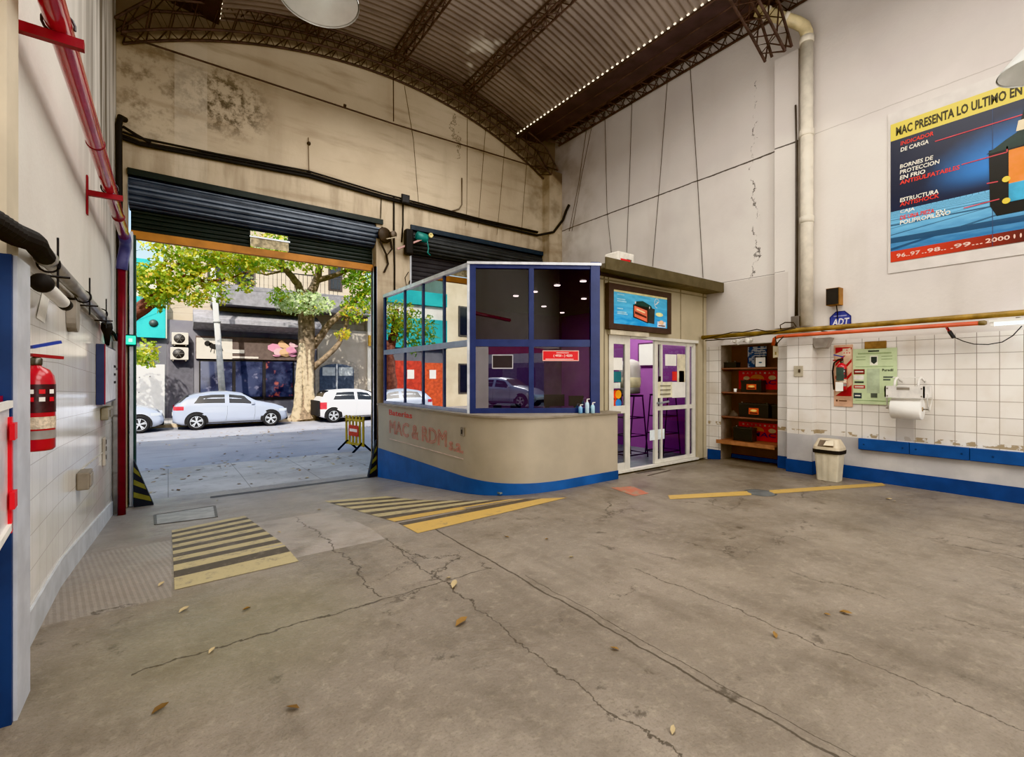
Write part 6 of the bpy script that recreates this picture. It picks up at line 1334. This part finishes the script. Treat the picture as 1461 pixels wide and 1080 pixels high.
    MB().m(WHITE).bbox((ox - .012, oy - .2, oz + .55), (ox + .01, oy + .2, oz + .67), .003).build('number_plate', parent=t)
    return t
TOPH = [(0, .78), (.02, .95), (.05, 1.06), (.12, 1.32), (.2, 1.41), (.32, 1.475), (.45, 1.48), (.56, 1.42), (.72, 1.06), (.85, .95), (.94, .82), (.985, .66), (1, .5)]
BELT = [(0, .74), (.02, .9), (.06, .99), (.3, .98), (.7, .93), (.76, .92), (.94, .76), (.985, .6), (1, .46)]
SILVER = M('#b4bccd', .28, .3, .03, 2, 0, .6); WCAR = M('#dcdcdf', .3, .0, .03, 2, 0, .6); PCAR = M('#c3cbdb', .3, .2, .03, 2, 0, .6)
wr, wf_ = AZ(280, 613, STREET), AZ(388, 608.5, STREET); L = (wf_.x - wr.x) / (.825 - .185); yn = (wr.y + wf_.y) / 2
CAR0 = car('silver blue hatchback parked whole in view in front of the shop', (wr.x - .185 * L, yn + .86, STREET), L, SILVER, TOPH, BELT)
p = AZ(200, 616, STREET); car('silver car at the left of the gate, only its nose in view', (p.x - .825 * 4.1, yn + .8, STREET), 4.1, PCAR, TOPH, BELT)
p = AZ(481, 604.5, STREET); TOPR = [(0, .8), (.02, 1.0), (.04, 1.1), (.08, 1.38), (.15, 1.46), (.35, 1.50), (.5, 1.49), (.6, 1.42), (.76, 1.06), (.88, .95), (.95, .82), (.985, .66), (1, .5)]
car('white small car with a dark rear parked right of the tree', (p.x - .16 * 3.75, yn + .75, STREET), 3.75, WCAR, TOPR, BELT, True, (.16, .82))

# ---------------------------------------------------------------- trees
BARK = M('#7d6c58', .9, var=.3, scale=7, bump=.6); BARK_R = M('#6d4438', .9, var=.3, scale=7, bump=.6)
def leafmat(h):
    m_ = M(h, .6, var=.2, scale=3.0); nt_ = m_.node_tree; pb = [n_ for n_ in nt_.nodes if n_.type == 'BSDF_PRINCIPLED'][0]; out_ = [n_ for n_ in nt_.nodes if n_.type == 'OUTPUT_MATERIAL'][0]
    tr_ = nt_.nodes.new('ShaderNodeBsdfTranslucent'); mx_ = nt_.nodes.new('ShaderNodeMixShader'); mx_.inputs[0].default_value = .5
    nt_.links.new(pb.inputs['Base Color'].links[0].from_socket, tr_.inputs[0]); nt_.links.new(pb.outputs[0], mx_.inputs[1]); nt_.links.new(tr_.outputs[0], mx_.inputs[2]); nt_.links.new(mx_.outputs[0], out_.inputs[0]); return m_
LEAFM = [leafmat(h) for h in ('#a2b647', '#cfc850', '#6f9440', '#ccd9a8', '#d2b04a')]
def foliage(parent, clusters, size):
    mb = MB()
    for u, v, Y, ru, rv, n, pal in clusters:
        c = AY(u, v, Y); zc_ = c.x * SN + c.y * CS; rx = ru * zc_ / F_PX; rzz = rv * zc_ / F_PX
        for _ in range(n):
            while True:
                d = V((random.uniform(-1, 1), random.uniform(-1, 1), random.uniform(-1, 1)))
                if d.length < 1: break
            p = c + V((d.x * rx, d.y * 1.1, d.z * rzz)); mm = LEAFM[random.choices(range(5), pal)[0]]
            a = V((random.gauss(0, 1), random.gauss(0, 1), random.gauss(-.5, .7))).normalized(); b = a.cross(V((random.gauss(0, 1), random.gauss(0, 1), random.gauss(0, 1)))).normalized(); s = size * random.uniform(.6, 1.3)
            mb.m(mm)
            for k in range(2):                    # a short compound leaf: paired leaflets
                q0 = p + a * s * .5 * k; w = b * s * .32
                mb.add([q0, q0 + w + a * s * .18, q0 + a * s * .62, q0 - w + a * s * .18], [(0, 1, 2, 3)])
    return mb.build('foliage', parent=parent)
def limb(parent, pl, rad, name='branch', mat=BARK):
    pts = []; rr = []
    P0 = [AY(*p) for p in pl]
    for i in range(len(P0) - 1):
        for k in range(4):
            s = k / 4; pts.append(P0[i].lerp(P0[i + 1], s) + V((random.uniform(-1, 1), random.uniform(-1, 1), 0)) * .03 * (k > 0)); rr.append(rad[i] + (rad[i + 1] - rad[i]) * s)
    pts.append(P0[-1]); rr.append(rad[-1]); return MB().m(mat, True).tube(pts, rr, 12).build(name, parent=parent)
YT = 23.9; base = AY(434, 596, YT)
T1 = thing('street_tree', 'big street tree with a pale fluted trunk between the parked cars', 'tree', (base.x, base.y, -.42), 'street trees')
limb(T1, [(434, 600, YT), (433, 585, YT), (435, 560, YT), (436, 520, YT), (437, 480, YT), (438, 440, YT), (441, 415, YT)], [.75, .50, .43, .40, .38, .36, .28], 'trunk')
for k, (u0, u1) in enumerate(((424, 430), (444, 440), (437, 433))): limb(T1, [(u0, 602, YT - .3), (u0 + 1, 580, YT - .32), ((u0 + u1) / 2, 545, YT - .3), (u1, 490, YT - .25)], [.28, .2, .17, .1], 'root_buttress', M('#b3a286', .9, var=.3, scale=7, bump=.6))  # paler than the trunk: sunlight on its foot put into the colour
limb(T1, [(438, 445, YT), (425, 405, YT - .3), (408, 385, YT - .8), (385, 372, YT - 1.2), (330, 360, YT - 1.5)], [.24, .17, .13, .09, .04])
limb(T1, [(441, 425, YT), (452, 398, YT), (460, 370, YT - .4), (470, 345, YT - .8)], [.24, .18, .14, .08])
limb(T1, [(446, 495, YT), (470, 462, YT - .3), (497, 437, YT - .5), (522, 416, YT - .8), (545, 395, YT - 1)], [.19, .16, .14, .11, .06])
limb(T1, [(446, 525, YT), (462, 512, YT - .3), (482, 492, YT - .5), (492, 470, YT - .6), (500, 440, YT - .8)], [.15, .13, .12, .10, .05])
limb(T1, [(452, 400, YT), (480, 392, YT - .4), (510, 380, YT - .8), (540, 360, YT - 1)], [.15, .12, .09, .05])
limb(T1, [(408, 385, YT - .8), (398, 360, YT - 1), (395, 340, YT - 1)], [.1, .08, .05])
G1, G2, G3, G4 = (5, 3, 3, .3, .6), (5, 4, 2, .8, .6), (3, .6, 6, .3, .3), (.6, .3, .5, 9, 0)
foliage(T1, [(436, 432, YT - 1.0, 40, 17, 620, G4), (410, 432, YT - .8, 14, 14, 130, G4), (398, 420, YT - .9, 12, 14, 120, G3), (515, 398, YT - 1.3, 26, 24, 560, G3), (505, 440, YT - 1.2, 20, 22, 260, (3, 2, 3, .2, 1)), (490, 475, YT - 1.0, 9, 8, 70, (1, 5, 1, 0, 3)), (525, 425, YT - 1.4, 14, 22, 220, G3),
  (440, 372, YT - 1.5, 34, 16, 240, G1), (480, 368, YT - 1.5, 34, 16, 240, G1), (400, 366, YT - 2.0, 30, 16, 260, G1), (520, 372, YT - 1.6, 24, 14, 260, G3), (372, 372, YT - 2.5, 26, 16, 220, G2), (430, 340, YT - 2, 70, 24, 700, G1), (500, 345, YT - 2, 60, 24, 600, G1)], .19)
T2 = thing('street_tree', 'leaning reddish street tree at the left whose yellowing crown fills the gate top', 'tree', (-2.6, 22.8, -.42), 'street trees')
limb(T2, [(128, 606, 22.8), (132, 560, 22.8), (138, 510, 22.7), (150, 478, 22.5)], [.42, .36, .34, .32], 'trunk', BARK_R)
limb(T2, [(150, 480, 22.5), (180, 455, 22.2), (205, 438, 21.9), (230, 421, 21.6), (262, 398, 21.2), (300, 380, 20.8)], [.30, .27, .25, .22, .16, .07], 'branch', BARK_R)
limb(T2, [(142, 500, 22.6), (120, 450, 22.8), (110, 400, 23)], [.26, .2, .12], 'branch', BARK_R)
limb(T2, [(230, 421, 21.6), (228, 395, 21.4), (240, 365, 21)], [.14, .1, .05], 'branch', BARK_R)
foliage(T2, [(215, 400, 20.8, 26, 24, 270, G2), (250, 380, 20.4, 36, 30, 430, G2), (300, 382, 20.3, 36, 28, 430, G2), (270, 412, 20.3, 36, 18, 220, G2), (335, 370, 20.6, 30, 22, 330, G2), (225, 425, 21.0, 18, 14, 160, G1), (200, 395, 21.0, 14, 20, 200, (5, 2, 4, .3, 0)), (365, 364, 20.6, 26, 20, 240, G2), (290, 354, 20, 80, 18, 560, G2), (275, 425, 20.5, 20, 10, 110, G2), (318, 418, 20.5, 10, 14, 80, G2), (352, 402, 20.5, 12, 12, 60, G2), (212, 505, 21.5, 11, 20, 150, (5, 3, 2, 1, 0)), (194, 508, 21.5, 9, 14, 80, (5, 3, 2, 1, 0)), (120, 420, 22.5, 40, 40, 600, G1), (60, 440, 22.5, 50, 50, 500, G3)], .19)
for pl in (((262, 398, 21.2), (300, 402, 20.8), (330, 396, 20.5), (355, 388, 20.3)), ((230, 395, 21.4), (262, 370, 21), (310, 352, 20.5)), ((300, 380, 20.8), (340, 372, 20.5), (375, 352, 20.3))): limb(T2, pl, [.07, .05, .035, .02][:len(pl)], 'twig', BARK_R)
for pl in (((408, 385, YT - .8), (380, 392, YT - 1.2), (350, 384, YT - 1.6)), ((460, 370, YT - .4), (440, 352, YT - 1), (425, 340, YT - 1.5)), ((510, 380, YT - .8), (518, 400, YT - .9), (530, 430, YT - 1)), ((522, 416, YT - .8), (512, 440, YT - .9), (505, 462, YT - 1))): limb(T1, pl, [.06, .045, .025], 'twig')
# pole, barrier, litter
a, b = AY(320, 590, 24.4), AY(303, 380, 24.4)
t = thing('utility_pole', 'white leaning utility pole in front of the grey shop', 'pole', (a.x, a.y, -.42))
MB().m(M('#cfcdc9', .6, var=.1), True).tube([(a.x, 24.4, -.42), a.lerp(b, .5), b], [.14, .12, .10], 14).build('shaft', parent=t)
MB().m(M('#9b9a97', .5), True).lathe([(.15, 0), (.16, .04), (.15, .08)], a.lerp(b, .62), (0, 0, 1), 14).build('band', parent=t)
a, b = V((4.1, 13.57, STREET)), V((4.28, 12.67, STREET)); dv = (b - a)
t = thing('street_barrier', 'yellow slatted street barrier with an orange red sign panel on the road edge', 'barrier', ((a.x + b.x) / 2, (a.y + b.y) / 2, STREET))
YB1 = M('#b89a34', .5, var=.12); up = V((0, 0, 1))
for z in (.2, .86): MB().m(YB1).bar(a + up * z, b + up * z, .035, .06).build('rail', parent=t)
for k in range(6): p = a.lerp(b, (k + .0) / 5); MB().m(YB1).bar(p + up * .16, p + up * .98, .03, .07, up=dv).build('slat', parent=t)
for p in (a.lerp(b, .06), a.lerp(b, .94)):
    for s in (-1, 1): MB().m(BLACK).bar(p + V((s * .26, 0, .012)), p + V((0, 0, .26)), .05, .02, up=(0, 1, 0)).build('foot', parent=t)
nrm = V((-dv.y, dv.x, 0)).normalized() * -1; nrm = nrm if nrm.x < 0 else -nrm
P = Plane(a.lerp(b, .22) + up * .42 + nrm * .03, dv.normalized(), up); pn = MB().m(M('#c8452f', .5)).prism([P.p(0, 0), P.p(.52, 0), P.p(.52, .3), P.p(0, .3)], nrm * .01).build('sign_panel', parent=t)
P2 = Plane(P.o + nrm * .013, dv.normalized(), up); mb = MB().m(M('#e9d5c9', .5)).quad(P2.p(.06, .12), P2.p(.46, .12), P2.p(.46, .2), P2.p(.06, .2)); mb.build('panel_print', parent=pn)
mb = MB()
for _ in range(900):
    y = random.choice([random.uniform(9.8, 13.5), random.uniform(9.8, 21.0), random.uniform(18, 21.2)]); x = random.uniform(-3, 14); z = (-.487 - (y - 9.5) * .018 if y < 13 else STREET) + .012
    s = random.uniform(.03, .08); an = random.uniform(0, 6); mb.m(random.choice(LEAF))
    if abs(x - 4.2) < .5 and abs(y - 13.1) < .8: continue
    c_, s_ = math.cos(an) * s, math.sin(an) * s
    mb.quad((x - c_, y - s_, z), (x + s_ * .5, y - c_ * .5, z + .006), (x + c_, y + s_, z + .012), (x - s_ * .5, y + c_ * .5, z + .004))
mb.build('leaf_litter', kind='stuff', label='dry leaf litter scattered over the pavement and street', cat='leaves')
for k, (v0, v1) in enumerate(((352, 358), (375, 382))):
    MB().m(BLACK).tube([AY(150, v0 + 20, 25), AY(200, v0 + 4, 25), AY(320, v1, 25), AY(560, v1 + 20, 25)], .012, 4).build('hanging_cable', label='thin black overhead cable crossing the street view', cat='cable', group='overhead cables')

# side yard beyond the rear left opening, mirrored in the booth panes
mb = MB().m(MAT_PAVE).box((-26, -15, -.3), (-1.4, 2.9, -.02)); mb.build('floor_side_yard', kind='structure')
SB = thing('street_building', 'white and pink banded house in the side yard, mirrored in the booth front panes', 'building', (-10, -15, 0))
for k, hx in enumerate(('#d9d3cc', '#b9545a', '#dcd6d0', '#c06a6c', '#ddd8d0', '#d9d3cc')):
    MB().m(M(hx, .7, var=.06)).box((-24, -18, 2.4 + k * .6), (-1.5, -15, 3.0 + k * .6)).build('wall_band', parent=SB)
MB().m(M('#8f8d96', .7, var=.1)).box((-24, -18, -.02), (-1.52, -15.02, 2.4)).build('ground_storey', parent=SB)
for x in (-18, -15, -12.2, -10, -7.6, -5.4, -3.4): MB().m(M('#3f4868', .3)).box((x, -15.03, .3), (x + 1.3, -14.98, 2.1)).build('window', parent=SB)
dup(CAR0, (-7.2, -9.6, 0), 'silver hatchback in the side yard, only mirrored in the booth front panes', 'cars mirrored in the booth panes')
# ---------------------------------------------------------------- light and camera
w = bpy.data.worlds.new('World'); scene.world = w; w.use_nodes = True
nt = w.node_tree; nt.nodes.clear()
sky = nt.nodes.new('ShaderNodeTexSky'); sky.sky_type = 'NISHITA'; sky.sun_disc = False; sky.sun_elevation = math.radians(50); sky.sun_rotation = math.radians(200); sky.air_density = 1.6; sky.dust_density = 2.5
bg = nt.nodes.new('ShaderNodeBackground'); bg.inputs[1].default_value = .30; wo = nt.nodes.new('ShaderNodeOutputWorld')
nt.links.new(sky.outputs[0], bg.inputs[0]); nt.links.new(bg.outputs[0], wo.inputs[0])
def light(name, typ, loc, rot, energy, size=1, size_y=None, col=(1, 1, 1)):
    d = bpy.data.lights.new(name, typ); d.energy = energy; d.color = col
    if typ == 'AREA':
        d.shape = 'RECTANGLE'; d.size = size; d.size_y = size_y or size
    elif typ == 'SUN': d.angle = math.radians(.6)
    else: d.shadow_soft_size = size
    o = bpy.data.objects.new(name, d); COL.objects.link(o); o.location = loc; o.rotation_euler = rot; return o
el = math.radians(39); az = math.radians(28)
sd = V((math.sin(az) * math.cos(el), math.cos(az) * math.cos(el), -math.sin(el)))
light('sun', 'SUN', (0, 0, 20), sd.to_track_quat('-Z', 'Y').to_euler(), 5.0, col=(1, .95, .86))
light('roof_fill_front', 'AREA', (3.4, 6.0, 6.5), (0, 0, 0), 170, 3.5, 3.5, (1, .96, .9))  # added fill under the closed roof, no skylight there
light('roof_fill_mid', 'AREA', (3.6, 1.0, 6.8), (0, 0, 0), 290, 5, 4.5, (1, .96, .9))  # added fill, as above, over the middle of the hall
light('roof_fill_back', 'AREA', (3.6, -4.5, 6.3), (math.radians(20), 0, 0), 340, 5, 4, (1, .96, .9))  # added fill, as above, behind the camera
light('rear_fill', 'AREA', (3.6, -6.9, 2.6), (math.radians(90), 0, 0), 270, 6, 4, (1, .97, .93))  # added fill before the solid back wall, no gate there
light('office_fill', 'AREA', (6.7, 6.3, 2.98), (0, 0, 0), 60, 1.6, 1.6, (1, .97, .94))  # unseen fill added below the office ceiling to brighten the purple
light('upward_fill', 'AREA', (3.7, 3.2, 4.6), (PI, 0, 0), 120, 4, 4, (1, .95, .88))  # added upward fill to lift the roof, no fixture there
cam = bpy.data.cameras.new('camera'); co = bpy.data.objects.new('camera', cam); COL.objects.link(co)
co.location = (0, 0, EYE); co.rotation_euler = (math.radians(90), 0, -YAW); cam.sensor_width = 36; cam.lens = F_PX / 1461 * 36
cam.shift_y = -2.0 / 1461; cam.clip_start = .05; cam.clip_end = 500
scene.camera = co
scene.view_settings.view_transform = 'Khronos PBR Neutral'; scene.view_settings.look = 'None'; scene.view_settings.exposure = 0.2
scene.cycles.use_denoising = True; scene.cycles.max_bounces = 10; scene.cycles.transparent_max_bounces = 16; scene.cycles.diffuse_bounces = 5
